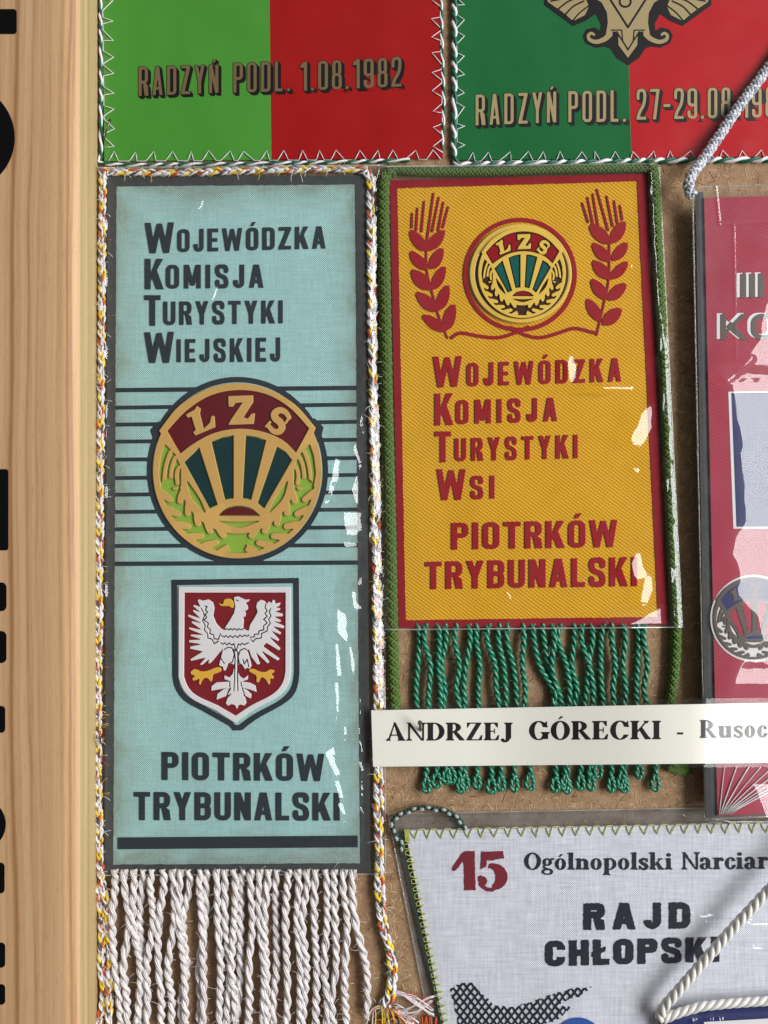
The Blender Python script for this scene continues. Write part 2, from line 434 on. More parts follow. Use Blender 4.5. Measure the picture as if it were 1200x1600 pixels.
# serif capitals and lower case, bold with thin hairlines
def serif(ch, t=0.2, hl=0.055, xh=0.66):
    R = rrect; e = hl
    def foot(X, Y, x0, x1, y, up=1, ext=0.075):
        y0, y1 = (y, y + e) if up > 0 else (y - e, y)
        br = [(x0 - ext * .6, y + up * e * .7), (x0, y + up * e * 2.1), (x1, y + up * e * 2.1), (x1 + ext * .6, y + up * e * .7)]
        return U(R(X, Y, x0 - ext, y0, x1 + ext, y1), poly(X, Y, br))
    def stem(X, Y, x, y0, y1, bot=True, top=True, tt=None, ext=0.075):
        tt = tt or t; d = R(X, Y, x, y0, x + tt, y1)
        if bot: d = U(d, foot(X, Y, x, x + tt, y0, 1, ext))
        if top: d = U(d, foot(X, Y, x, x + tt, y1, -1, ext))
        return d
    def flag(X, Y, x, y):
        return poly(X, Y, [(x - .09, y - .05), (x - .09, y - .012), (x + t * .6, y + .02), (x + t, y), (x + t, y - .1), (x, y - .1)])
    def oval(X, Y, x0, y0, x1, y1, tt=None, th=None):
        tt = tt or t; th = th or hl
        cx, cy = (x0 + x1) / 2, (y0 + y1) / 2
        return sub(ell(X, Y, cx, cy, (x1 - x0) / 2, (y1 - y0) / 2), ell(X, Y, cx, cy, (x1 - x0) / 2 - tt, (y1 - y0) / 2 - th))
    ac = lambda X, Y, x, y: poly(X, Y, [(x - .08, y), (x - .02, y), (x + .15, y + .14), (x + .03, y + .17)])
    o = 0.08
    if ch == 'A': return (lambda X, Y: U(poly(X, Y, [(.08, 0), (.08 + e * 1.3, 0), (.40, .92), (.37, 1.0)]), poly(X, Y, [(.58, 0), (.58 + t * 1.12, 0), (.43, 1.02), (.34, 1.02)]), R(X, Y, .2, .28, .62, .28 + e),
                                         foot(X, Y, .08, .08 + e, 0, 1), foot(X, Y, .6, .56 + t, 0, 1))), .86
    if ch == 'N': return (lambda X, Y: U(stem(X, Y, .1, 0, 1, top=False, tt=e * 1.3, ext=.09), stem(X, Y, .72, .0, 1, bot=False, tt=e * 1.3, ext=.09), poly(X, Y, [(.0, 1), (.2, 1), (.78, 0), (.68, 0), (.06, .96)]))), .86
    if ch == 'D': return (lambda X, Y: U(stem(X, Y, o, 0, 1, ext=.07), sub(np.maximum(oval(X, Y, -.12, 0, .82, 1), -(X - o))))), .84
    if ch in 'R': return (lambda X, Y: U(stem(X, Y, o, 0, 1, ext=.07), np.maximum(oval(X, Y, -.02, .46, .68, 1, t * .95), -(X - o)), poly(X, Y, [(.3, .5), (.5, .5), (.84, .04), (.86, 0), (.62, 0)]))), .86
    if ch == 'Z': return (lambda X, Y: U(R(X, Y, .03, 0, .7, e), R(X, Y, .06, 1 - e, .7, 1), poly(X, Y, [(.02, .02), (.24, .02), (.7, .98), (.48, .98)]), poly(X, Y, [(.06, 1), (.06, .72), (.1, .72), (.2, .96)]), poly(X, Y, [(.72, 0), (.74, .3), (.69, .3), (.56, .03)]))), .76
    if ch == 'E': return (lambda X, Y: U(stem(X, Y, o, 0, 1, ext=.07), R(X, Y, o, 0, .66, e), R(X, Y, o, 1 - e, .64, 1), R(X, Y, o, .48, .5, .48 + e), poly(X, Y, [(.64, 1), (.64, .72), (.6, .72), (.46, .96)]), poly(X, Y, [(.66, 0), (.7, .3), (.65, .3), (.5, .03)]), R(X, Y, .47, .36, .51, .66))), .74
    if ch == 'J': return (lambda X, Y: U(stem(X, Y, .22, .1, 1, bot=False), caps(X, Y, bez([(.32, .15), (.3, -.12), (.08, -.06)]), np.linspace(.1, .04, 8)), ell(X, Y, .08, .02, .085, .085))), .52
    if ch in 'GC':
        def f(X, Y):
            d = sub(oval(X, Y, 0.02, -.02, .86, 1.02), R(X, Y, .6, .36 if ch == 'G' else .26, 2, .68))
            d = U(d, poly(X, Y, [(.76, 1), (.79, 1), (.79, .66), (.75, .66), (.66, .84)]))
            if ch == 'G': d = U(d, stem(X, Y, .6, .04, .42, bot=False))
            return d
        return f, (.9 if ch == 'G' else .84)
    if ch in 'OÓ': return (lambda X, Y: oval(X, Y, .02, -.02, .84, 1.02) if ch == 'O' else U(oval(X, Y, .02, -.02, .84, 1.02), ac(X, Y, .42, 1.1))), .86
    if ch == 'K': return (lambda X, Y: U(stem(X, Y, o, 0, 1, ext=.07), poly(X, Y, [(.24, .36), (.3, .34), (.74, .97), (.66, .97)]), poly(X, Y, [(.36, .56), (.5, .68), (.88, 0), (.64, 0)]), foot(X, Y, .68, .84, 0, 1, .05), foot(X, Y, .64, .74, 1, -1, .06))), .9
    if ch == 'I': return (lambda X, Y: stem(X, Y, o, 0, 1)), t + 2 * o
    if ch == '-': return (lambda X, Y: R(X, Y, .03, .26, .32, .37)), .36
    if ch in 'oó': return (lambda X, Y: oval(X, Y, .02, -.02, .56, xh + .02, t * .9) if ch == 'o' else U(oval(X, Y, .02, -.02, .56, xh + .02, t * .9), ac(X, Y, .28, xh + .1))), .6
    if ch == 'c': return (lambda X, Y: U(sub(oval(X, Y, .02, -.02, .56, xh + .02, t * .9), R(X, Y, .34, .24, 2, .46)), ell(X, Y, .42, xh - .14, .08, .08))), .53
    if ch == 'l': return (lambda X, Y: U(stem(X, Y, o, 0, 1, top=False), flag(X, Y, o, 1))), t + 2 * o
    if ch == 'i': return (lambda X, Y: U(stem(X, Y, o, 0, xh, top=False), flag(X, Y, o, xh), ell(X, Y, o + t / 2, .86, .11, .11))), t + 2 * o
    if ch == 'n': return (lambda X, Y: U(stem(X, Y, o, 0, xh, top=False, ext=.06), flag(X, Y, o, xh), stem(X, Y, o + .36, 0, xh * .72, top=False, ext=.06), caps(X, Y, bez([(o + t * .9, xh * .74), (o + .34, xh * 1.08), (o + .36 + t / 2, xh * .68)]), np.linspace(.03, t * .5, 8)))), .72
    if ch == 'u': return (lambda X, Y: U(stem(X, Y, o, .14, xh, bot=False, ext=.0), flag(X, Y, o, xh), stem(X, Y, o + .36, 0, xh, top=False, ext=.05), flag(X, Y, o + .36, xh), caps(X, Y, bez([(o + t / 2, .18), (o + .16, -.06), (o + .38, .14)]), np.linspace(t * .5, .03, 8)))), .74
    if ch == 'r': return (lambda X, Y: U(stem(X, Y, o, 0, xh, top=False), flag(X, Y, o, xh), caps(X, Y, bez([(o + t * .9, xh * .72), (o + .26, xh * 1.04), (o + .36, xh * .9)]), np.linspace(.035, .06, 8)), ell(X, Y, o + .36, xh * .82, .09, .09))), .54
    if ch == 'p': return (lambda X, Y: U(stem(X, Y, o, -.32, xh, top=False), flag(X, Y, o, xh), np.maximum(oval(X, Y, o - .08, -.02, .66, xh + .02, t * .9), -(X - o)))), .7
    if ch == 'k': return (lambda X, Y: U(stem(X, Y, o, 0, 1, top=False, ext=.06), flag(X, Y, o, 1), poly(X, Y, [(.24, .24), (.3, .22), (.6, xh - .03), (.52, xh - .03)]), poly(X, Y, [(.32, .38), (.44, .48), (.72, 0), (.5, 0)]), R(X, Y, .45, xh - e, .66, xh), R(X, Y, .46, 0, .74, e))), .76
    if ch == 's':
        pts = spl([(.42, .48), (.36, .6), (.22, .62), (.1, .52), (.16, .4), (.34, .28), (.42, .17), (.34, .05), (.2, .03), (.06, .18)], 4)
        n = len(pts); rad = .045 + .05 * np.sin(np.linspace(0, np.pi, n)) ** 2
        return (lambda X, Y: U(caps(X, Y, pts, rad), R(X, Y, .4, .44, .45, .66), R(X, Y, .03, 0, .08, .24))), .5
    if ch == 'a': return (lambda X, Y: U(R(X, Y, .32, .06, .32 + t, .5), caps(X, Y, bez([(.32 + t / 2, .48), (.36, .7), (.1, .62)]), np.linspace(t * .5, .04, 8)), ell(X, Y, .12, .52, .09, .09), sub(ell(X, Y, .23, .17, .21, .19), ell(X, Y, .29, .18, .08, .12)), caps(X, Y, [(.46, .08), (.6, .04)], .04))), .64
    if ch == 'g': return (lambda X, Y: U(oval(X, Y, .04, .22, .5, xh + .02, t * .75), caps(X, Y, bez([(.44, .6), (.5, .68), (.58, .62)]), .045), caps(X, Y, bez([(.14, .26), (.02, .12), (.2, .08)]), .05),
                                                 sub(ell(X, Y, .27, -.12, .28, .2), ell(X, Y, .27, -.13, .16, .1)))), .6
    raise KeyError(ch)

_gc = {}
def glyph(font, ch, args, shadow=None, rough=0.0):
    key = (font, ch, args, shadow, rough)
    if key not in _gc:
        f, w = (gothic if font == 'g' else serif)(ch, *args)
        g = f
        if shadow:
            dx, dy = shadow
            g = lambda X, Y: U(*[f(X - dx * k / 5, Y - dy * k / 5) for k in range(6)]) - 0.018
        if rough:
            nz = VNoise(ord(ch)); g0 = g
            g = lambda X, Y: g0(X, Y) - rough * (nz(X * 14 + 3, Y * 14) + .6 * nz(X * 31, Y * 31 + 9))
        ex = 0.15 + (abs(shadow[0]) if shadow else 0)
        _gc[key] = (outline(g, (-ex, -.45, w + ex, 1.4), 0.02), w)
    return _gc[key]
def text(s, font, args, quad, track=0.14, space=0.4, shadow=None, rough=0.0, fit=True):
    x = 0; items = []
    for ch in s:
        if ch == ' ': x += space; continue
        L, w = glyph(font, ch, args, shadow, rough); items.append((x, L)); x += w + track
    W = x - track; m = quadmap(quad)
    return [m((l[:, 0] + ox) / W, l[:, 1]) for ox, L in items for l in L]

# ------------------------------------------------------------------ materials
class NT:
    def __init__(s, name):
        s.m = bpy.data.materials.new(name); s.m.use_nodes = True
        s.t = s.m.node_tree; s.n = s.t.nodes; s.l = s.t.links
        s.bsdf = s.n['Principled BSDF']; s.out = s.n['Material Output']
    def node(s, typ, **kw):
        n = s.n.new(typ)
        for k, v in kw.items(): setattr(n, k, v)
        return n
    def put(s, sock, v):
        if hasattr(v, 'is_linked') or isinstance(v, bpy.types.NodeSocket): s.l.new(v, sock)
        else: sock.default_value = v
    def math(s, op, a, b=0.0, c=0.0):
        n = s.node('ShaderNodeMath', operation=op)
        s.put(n.inputs[0], a); s.put(n.inputs[1], b); s.put(n.inputs[2], c); return n.outputs[0]
    def coord(s): return s.node('ShaderNodeTexCoord').outputs['Object']
    def mapping(s, vec, scale=(1, 1, 1), loc=(0, 0, 0), rot=(0, 0, 0)):
        n = s.node('ShaderNodeMapping'); s.l.new(vec, n.inputs[0])
        n.inputs['Scale'].default_value = scale; n.inputs['Location'].default_value = loc; n.inputs['Rotation'].default_value = rot
        return n.outputs[0]
    def noise(s, vec, scale, detail=3, rough=0.55, out='Fac'):
        n = s.node('ShaderNodeTexNoise'); s.l.new(vec, n.inputs['Vector'])
        n.inputs['Scale'].default_value = scale; n.inputs['Detail'].default_value = detail; n.inputs['Roughness'].default_value = rough
        return n.outputs[out]
    def sep(s, vec):
        n = s.node('ShaderNodeSeparateXYZ'); s.l.new(vec, n.inputs[0]); return n.outputs
    def mix(s, fac, a, b, typ='MIX'):
        n = s.node('ShaderNodeMix', data_type='RGBA', blend_type=typ)
        s.put(n.inputs[0], fac); s.put(n.inputs[6], a); s.put(n.inputs[7], b); return n.outputs[2]
    def ramp(s, fac, pts):
        n = s.node('ShaderNodeValToRGB'); s.l.new(fac, n.inputs[0]); e = n.color_ramp.elements
        while len(e) < len(pts): e.new(0.5)
        for k, (p, c) in enumerate(pts):
            e[k].position = p; e[k].color = c if len(c) == 4 else (*c, 1)
        return n.outputs[0]
    def bump(s, h, strength=0.3, dist=0.0002):
        n = s.node('ShaderNodeBump'); n.inputs['Strength'].default_value = strength; n.inputs['Distance'].default_value = dist
        s.l.new(h, n.inputs['Height']); s.l.new(n.outputs[0], s.bsdf.inputs['Normal'])
    def base(s, c, rough=0.5, spec=0.5):
        s.put(s.bsdf.inputs['Base Color'], c); s.put(s.bsdf.inputs['Roughness'], rough); s.put(s.bsdf.inputs['Specular IOR Level'], spec)
        return s.m
def grey(v): return (v, v, v, 1)

def simple(name, c, rough=0.5, spec=0.5, var=0.12, nscale=900, bump=0.15, bscale=2500, dist=0.0001):
    n = NT(name); co = n.coord()
    f = n.noise(co, nscale, 4)
    col = n.mix(f, tuple(x * (1 - var) for x in c[:3]) + (1,), tuple(min(1, x * (1 + var)) for x in c[:3]) + (1,))
    if bump: n.bump(n.noise(co, bscale, 3), bump, dist)
    return n.base(col, rough, spec)
def cloth(name, c, pitch_px, kind='plain', amp=0.18, bstr=0.5, rough=0.85, dirt=None, slub=0.0):
    n = NT(name); co = n.coord()
    wob = n.noise(co, 500, 2, out='Color')
    ad = n.node('ShaderNodeVectorMath', operation='MULTIPLY_ADD'); n.l.new(wob, ad.inputs[0])
    ad.inputs[1].default_value = (0.0003,) * 3; n.l.new(co, ad.inputs[2])
    x, y, z = n.sep(ad.outputs[0]); k = 2 * math.pi / (pitch_px * S)
    if kind == 'plain':
        a = n.math('SINE', n.math('MULTIPLY', x, k)); b = n.math('SINE', n.math('MULTIPLY', z, k))
        h = n.math('MULTIPLY', a, b)
    else:
        dx, dz = kind
        ph = n.math('ADD', n.math('MULTIPLY', x, k * dx), n.math('MULTIPLY', z, k * dz))
        h0 = n.math('SINE', ph)
        cross = n.math('SINE', n.math('ADD', n.math('MULTIPLY', x, -k * dz * 1.1), n.math('MULTIPLY', z, k * dx * 1.1)))
        h = n.math('ADD', h0, n.math('MULTIPLY', cross, 0.35))
    nz = n.noise(co, 2200, 3); big = n.noise(co, 60, 3)
    v = n.math('ADD', n.math('MULTIPLY', h, amp), n.math('MULTIPLY', n.math('SUBTRACT', nz, 0.5), amp * 1.6))
    v = n.math('ADD', v, n.math('MULTIPLY', n.math('SUBTRACT', big, 0.5), 0.16))
    if slub:
        s1 = n.noise(n.mapping(co, (1500, 1, 110)), 1.0, 2); s2 = n.noise(n.mapping(co, (110, 1, 1500)), 1.0, 2)
        v = n.math('ADD', v, n.math('MULTIPLY', n.math('SUBTRACT', n.math('ADD', s1, s2), 1.0), slub))
    val = n.math('ADD', v, 1.0)
    cc = n.node('ShaderNodeCombineColor'); [n.l.new(val, cc.inputs[i]) for i in range(3)]
    col = n.mix(1.0, c, cc.outputs[0], 'MULTIPLY')
    if dirt:
        col = dirt(n, co, col, h)
    n.bump(n.math('ADD', n.math('ADD', h, n.math('MULTIPLY', nz, 0.8)), n.math('MULTIPLY', n.noise(co, 48, 2), 16.0)), bstr, 0.00012)
    return n.base(col, rough, 0.2)
def thread(name, c, rough=0.5, spec=0.4, sheen=0.0, var=0.22):
    n = NT(name); co = n.coord()
    f = n.noise(co, 1800, 3)
    col = n.mix(f, tuple(x * (1 - var) for x in c[:3]) + (1,), tuple(min(1, x * (1 + var)) for x in c[:3]) + (1,))
    n.bump(n.noise(n.mapping(co, (1, 1, 0.35)), 5200, 2), 0.5, 0.00015)
    n.bsdf.inputs['Sheen Weight'].default_value = sheen
    return n.base(col, rough, spec)

def m_film(name, haze=0.008, refl=1.0, rough=0.035, tint=0.985):
    n = NT(name); n.n.remove(n.bsdf)
    tr = n.node('ShaderNodeBsdfTransparent'); tr.inputs[0].default_value = (tint, tint, tint * 0.995, 1)
    gl = n.node('ShaderNodeBsdfGlossy'); gl.inputs['Color'].default_value = (1, 1, 1, 1)
    gl.inputs['Roughness'].default_value = rough
    df = n.node('ShaderNodeBsdfDiffuse'); df.inputs[0].default_value = (0.72, 0.72, 0.7, 1)
    lw = n.node('ShaderNodeLayerWeight'); lw.inputs[0].default_value = 0.5
    schlick = n.math('MULTIPLY_ADD', n.math('POWER', lw.outputs['Facing'], 5.0), 0.96, 0.042)
    co = n.coord()
    bp = n.node('ShaderNodeBump'); bp.inputs['Strength'].default_value = 0.04; bp.inputs['Distance'].default_value = 0.0003
    n.l.new(n.noise(co, 120, 1), bp.inputs['Height']); n.l.new(bp.outputs[0], gl.inputs['Normal'])
    fac = n.math('MINIMUM', n.math('MULTIPLY', schlick, refl), 1.0)
    m1 = n.node('ShaderNodeMixShader'); n.l.new(fac, m1.inputs[0]); n.l.new(tr.outputs[0], m1.inputs[1]); n.l.new(gl.outputs[0], m1.inputs[2])
    m2 = n.node('ShaderNodeMixShader')
    hz = n.math('MULTIPLY', n.ramp(n.noise(co, 130, 4), [(0.35, grey(0.4)), (0.75, grey(1.6))]), haze)
    n.l.new(hz, m2.inputs[0]); n.l.new(m1.outputs[0], m2.inputs[1]); n.l.new(df.outputs[0], m2.inputs[2])
    n.l.new(m2.outputs[0], n.out.inputs[0])
    return n.m

def m_board():
    n = NT('hardboard'); co = n.coord()
    a = n.noise(co, 260, 6, 0.65); b = n.noise(n.mapping(co, (1, 1, 1), rot=(0, 0.6, 0)), 1500, 3)
    f1 = n.noise(n.mapping(co, (2400, 1, 500), rot=(0, 0.5, 0)), 1.0, 2); f2 = n.noise(n.mapping(co, (500, 1, 2400), rot=(0, 0.3, 0)), 1.0, 2)
    f = n.math('ADD', n.math('MULTIPLY', a, 0.5), n.math('MULTIPLY', n.math('ADD', f1, f2), 0.25))
    f = n.math('ADD', n.math('MULTIPLY', f, 0.8), n.math('MULTIPLY', b, 0.2))
    col = n.ramp(f, [(0.30, lin(112, 86, 63)), (0.5, lin(154, 124, 94)), (0.70, lin(192, 161, 126))])
    n.bump(f, 0.9, 0.0006)
    return n.base(col, 0.85, 0.15)
def m_wood(name, green=False):
    n = NT(name); co = n.coord()
    wob = n.noise(n.mapping(co, (26, 26, 4.5)), 1.0, 3)
    x, y, z = n.sep(co)
    u = n.math('ADD', n.math('ADD', x, n.math('MULTIPLY', y, 0.9)), n.math('MULTIPLY', wob, 0.010))
    cv = n.node('ShaderNodeCombineXYZ'); n.l.new(u, cv.inputs[0])
    band = n.noise(n.mapping(cv.outputs[0], (230, 1, 1)), 1.0, 1.5, 0.6)
    line = n.noise(n.mapping(cv.outputs[0], (900, 1, 1)), 1.0, 2, 0.6)
    fine = n.noise(n.mapping(co, (4200, 4200, 110)), 1.0, 3); streak = n.noise(n.mapping(co, (1100, 1100, 16)), 1.0, 3)
    g = n.math('ADD', n.math('MULTIPLY', band, 0.70), n.math('MULTIPLY', line, 0.12))
    g = n.math('ADD', g, n.math('ADD', n.math('MULTIPLY', fine, 0.13), n.math('MULTIPLY', streak, 0.16)))
    col = n.ramp(g, [(0.36, lin(210, 174, 136)), (0.50, lin(202, 164, 123)), (0.58, lin(190, 149, 107)), (0.67, lin(158, 114, 75))])
    pore = n.ramp(n.noise(n.mapping(co, (5200, 5200, 260)), 1.0, 1), [(0.66, grey(0)), (0.74, grey(1))])
    col = n.mix(n.math('MULTIPLY', pore, 0.35), col, lin(120, 82, 52))
    if green: col = n.mix(0.45, col, lin(152, 150, 104))
    n.bump(g, 0.25, 0.0002)
    return n.base(col, 0.5, 0.35)

def blue_dirt(n, co, col, h):
    x, y, z = n.sep(co)
    # pennant-local: origin at its centre (about 40.5 mm half width, 108 mm half height)
    ax = n.math('MULTIPLY', n.math('ABSOLUTE', x), 1 / 0.0375); az = n.math('MULTIPLY', n.math('ABSOLUTE', n.math('ADD', z, -0.0005)), 1 / 0.1045)
    az2 = n.math('ADD', n.math('MULTIPLY', n.math('SUBTRACT', az, 1.0), 2.7), 1.0)
    e = n.math('MAXIMUM', ax, az2)
    w = n.math('MULTIPLY', n.math('SUBTRACT', n.noise(co, 75, 4), 0.5), 0.42)
    fac = n.ramp(n.math('ADD', e, w), [(0.74, grey(0)), (0.92, grey(0.28)), (1.06, grey(0.62))])
    fine = n.noise(n.mapping(co, (1, 1, 1)), 1400, 3)
    fac = n.math('MULTIPLY', fac, n.math('ADD', n.math('MULTIPLY', h, -0.45), n.math('ADD', fine, 0.5)))
    fac = n.math('MAXIMUM', fac, 0.0)
    return n.mix(n.math('MINIMUM', fac, 0.8), col, lin(126, 130, 112))

M = {}
M['board'] = m_board(); M['fibre'] = simple('board_fibre', lin(206, 176, 138), 0.85, 0.1, 0.2)
M['fibre_dark'] = simple('board_fibre_dark', lin(112, 82, 58), 0.9, 0.1, 0.3)
M['wood'] = m_wood('pine'); M['wood_in'] = m_wood('pine_edge', True)
M['black'] = simple('black_paint', lin(7, 6, 6), 0.6, 0.15)
M['blue'] = cloth('blue_linen', lin(162, 202, 199), 3.2, 'plain', 0.22, 0.5, dirt=blue_dirt, slub=0.34)
M['slate'] = simple('slate_print', lin(46, 54, 60), 0.5, 0.2, 0.2, 1500, 0.6, 3000)
M['slate_worn'] = simple('worn_slate_print', lin(66, 68, 68), 0.6, 0.3, 0.4, 500, 0.6, 3000)
M['gold'] = simple('gold_print', lin(204, 162, 92), 0.42, 0.4, 0.06, 300, 0.1)
M['maroon'] = simple('maroon_print', lin(98, 16, 26), 0.4, 0.45, 0.1)
M['dkgreen'] = simple('dark_green_print', lin(8, 50, 52), 0.35, 0.5, 0.15)
M['ltgreen'] = cloth('light_green_print', lin(146, 182, 66), 3.3, 'plain', 0.35, 0.6)
M['white_p'] = simple('white_print', lin(226, 222, 222), 0.45, 0.4, 0.04, 600, 0.1)
M['shield_red'] = cloth('shield_red', lin(128, 20, 30), 2.6, 'plain', 0.16, 0.4, 0.6)
M['yellow_p'] = simple('yellow_print', lin(226, 176, 62), 0.45, 0.4, 0.06)
M['yellow'] = cloth('yellow_twill', lin(212, 158, 24), 4.6, (0.60, 0.80), 0.12, 0.5)
M['red_flock'] = simple('red_flock', lin(148, 14, 26), 0.55, 0.12, 0.14, 1500, 0.7, 3200)
M['red_print'] = simple('red_border_print', lin(140, 18, 30), 0.6, 0.12, 0.15, 1500, 0.5, 3200)
M['badge_gold'] = simple('badge_gold', lin(214, 178, 72), 0.38, 0.5, 0.08)
M['badge_brown'] = simple('badge_brown', lin(62, 40, 22), 0.25, 0.5, 0.15)
M['badge_red'] = simple('badge_red', lin(140, 18, 28), 0.2, 0.5, 0.1)
M['badge_teal'] = simple('badge_teal', lin(20, 84, 78), 0.2, 0.5, 0.15)
def vinyl(name, c, rough=0.16):
    n = NT(name); co = n.coord()
    f = n.noise(co, 40, 3); col = n.mix(f, tuple(x * .92 for x in c[:3]) + (1,), tuple(x * 1.08 for x in c[:3]) + (1,))
    n.bump(n.noise(co, 24, 2), 0.6, 0.0035)
    return n.base(col, n.math('MULTIPLY_ADD', n.noise(co, 120, 5, 0.7), 0.30, rough - .10), 0.5)
M['v_green'] = vinyl('green_vinyl', lin(72, 142, 50)); M['v_red'] = vinyl('red_vinyl', lin(156, 16, 14))
M['v_dgreen'] = vinyl('deep_green_vinyl', lin(24, 98, 50)); M['v_red2'] = vinyl('bright_red_vinyl', lin(174, 30, 34))
M['bronze'] = simple('bronze_ink', lin(112, 92, 62), 0.45, 0.5, 0.25, 2500, 0.2)
M['bronze2'] = simple('pale_bronze_ink', lin(158, 140, 98), 0.42, 0.5, 0.16, 2500, 0.2)
M['ink'] = simple('black_ink', lin(20, 16, 16), 0.4, 0.4)
M['t_white'] = thread('white_thread', lin(226, 222, 224), 0.35, 0.6)
M['t_satin'] = thread('satin_white_yarn', lin(222, 215, 212), 0.3, 0.9, 0.1, 0.14)
M['t_cream'] = thread('cream_rope_yarn', lin(220, 217, 210), 0.4, 0.5, 0.1, 0.12)
M['t_yellow'] = thread('yellow_yarn', lin(232, 200, 44), 0.5)
M['t_orange'] = thread('orange_yarn', lin(196, 84, 44), 0.5)
M['t_dark'] = thread('dark_green_yarn', lin(78, 86, 70), 0.5)
M['t_green'] = thread('green_satin_yarn', lin(14, 118, 86), 0.3, 0.9, 0.0, 0.2)
M['t_dgreen'] = thread('bottle_green_yarn', lin(8, 92, 66), 0.4)
M['t_olive'] = thread('olive_cord_yarn', lin(84, 110, 46), 0.6, 0.3)
M['t_olive2'] = thread('dark_olive_cord_yarn', lin(72, 97, 39), 0.6, 0.3)
M['t_silver'] = thread('silver_cord_yarn', lin(196, 198, 204), 0.35, 0.6)
M['t_grey'] = thread('grey_cord_yarn', lin(128, 132, 140), 0.4, 0.5)
M['t_chain'] = thread('dark_chain_yarn', lin(34, 70, 58), 0.45)
M['t_lime'] = thread('lime_thread', lin(196, 204, 96), 0.45, 0.4)
M['t_paleblob'] = thread('pale_chain_yarn', lin(152, 166, 162), 0.4, 0.5)
M['redcloth'] = cloth('red_satin_cloth', lin(168, 60, 78), 3.4, (0.8, 0.6), 0.1, 0.4, 0.7)
M['navy'] = simple('navy_print', lin(40, 44, 96), 0.5, 0.3, 0.12)
M['darkbronze'] = simple('dark_bronze_print', lin(88, 76, 66), 0.45, 0.4, 0.15, 2500)
M['linen'] = cloth('white_linen', lin(210, 211, 220), 3.2, 'plain', 0.14, 0.5, slub=0.55)
M['navy_ink'] = simple('navy_ink', lin(24, 27, 42), 0.6, 0.25, 0.2, 1500, 0.5, 3000)
M['maroon_ink'] = simple('maroon_ink', lin(118, 26, 40), 0.6, 0.25, 0.12, 1500, 0.5, 3000)
M['blue_ink'] = cloth('blue_ink', lin(44, 84, 158), 2.8, 'plain', 0.1, 0.4)
M['navy_cloth'] = simple('navy_satin', lin(30, 36, 92), 0.4, 0.4, 0.15)
M['paper'] = simple('label_paper', lin(236, 232, 220), 0.6, 0.3, 0.03, 500, 0.05)
M['steel'] = simple('nail_steel', lin(120, 112, 104), 0.35, 0.5, 0.25)
M['steel'].node_tree.nodes['Principled BSDF'].inputs['Metallic'].default_value = 0.9
M['film'] = m_film('clear_film'); M['film_hazy'] = m_film('hazy_film', 0.045, 0.92, 0.06)
M['laminate'] = m_film('laminate_film', 0.01, 0.5, 0.05)
M['shade_back_film'] = m_film('shade_grey_back_film', 0.10, 0.8, 0.1, 0.80)  # sleeve back, tinted grey to put shade on the board margin
M['weld'] = m_film('film_weld', 0.22, 2.6, 0.08)

def polyloop(*pts): return np.array(pts, float)
def border_loops(o, i, r=0): return [polyloop(*o), polyloop(*i)]

# ------------------------------------------------------------------ the setting: the fibreboard
mb = MB()
x0, x1, y0, y1 = -420, 1720, -420, 2020
a, b = P(x0, y0, 0), P(x1, y1, 0)
t = 0.004
v = [(a[0], 0, b[2]), (b[0], 0, b[2]), (b[0], 0, a[2]), (a[0], 0, a[2]), (a[0], t, b[2]), (b[0], t, b[2]), (b[0], t, a[2]), (a[0], t, a[2])]
mb.add(v, [(0, 1, 2, 3), (5, 4, 7, 6), (4, 5, 1, 0), (3, 2, 6, 7), (4, 0, 3, 7), (1, 5, 6, 2)])
board = mb.build('wall', M['board'], smooth=False)
tag(board, 'brown hardboard panel with rough fibres behind all the pennants', None, None, 'structure')
mb = MB(); r3 = np.random.default_rng(3)
zones = [(1040, 250, 1085, 1300, 260), (600, 970, 1100, 1290, 900), (690, 0, 712, 280, 40), (590, 1190, 690, 1600, 260), (160, 1360, 620, 1640, 300), (1000, 245, 1200, 300, 90)]
for (xa, ya, xb, yb, n) in zones:
    for _ in range(n):
        px, py = xa + (xb - xa) * r3.random(), ya + (yb - ya) * r3.random(); L = 4 + 12 * r3.random(); a = r3.random() * 6.28
        bend = (r3.random() - .5) * .7; k = np.linspace(-.5, .5, 5)
        xs = px + np.cos(a + bend * k) * L * k; ys = py + np.sin(a + bend * k) * L * k
        tube(mb, PA(xs, ys, 0.0 + 0.05 * (0.25 - k * k) * 4 - .03), S * (0.25 + 0.4 * r3.random()), 4, 0 if r3.random() < .72 else 1)
fib = mb.build('fibres', [M['fibre'], M['fibre_dark']], board); fib['kind'] = 'stuff'

# ------------------------------------------------------------------ wooden frame rail with black painted letters
fr = thing('wooden_frame', 'pale pine frame rail with black painted letters along the left', 'frame', 60, 800, 0)
mb = MB()
prof = [(-420, 17.0), (60, 17.0), (97, 17.0), (101, 16.9), (110, 16.2), (119, 15.4), (123, 14.6), (125, 14.0)]
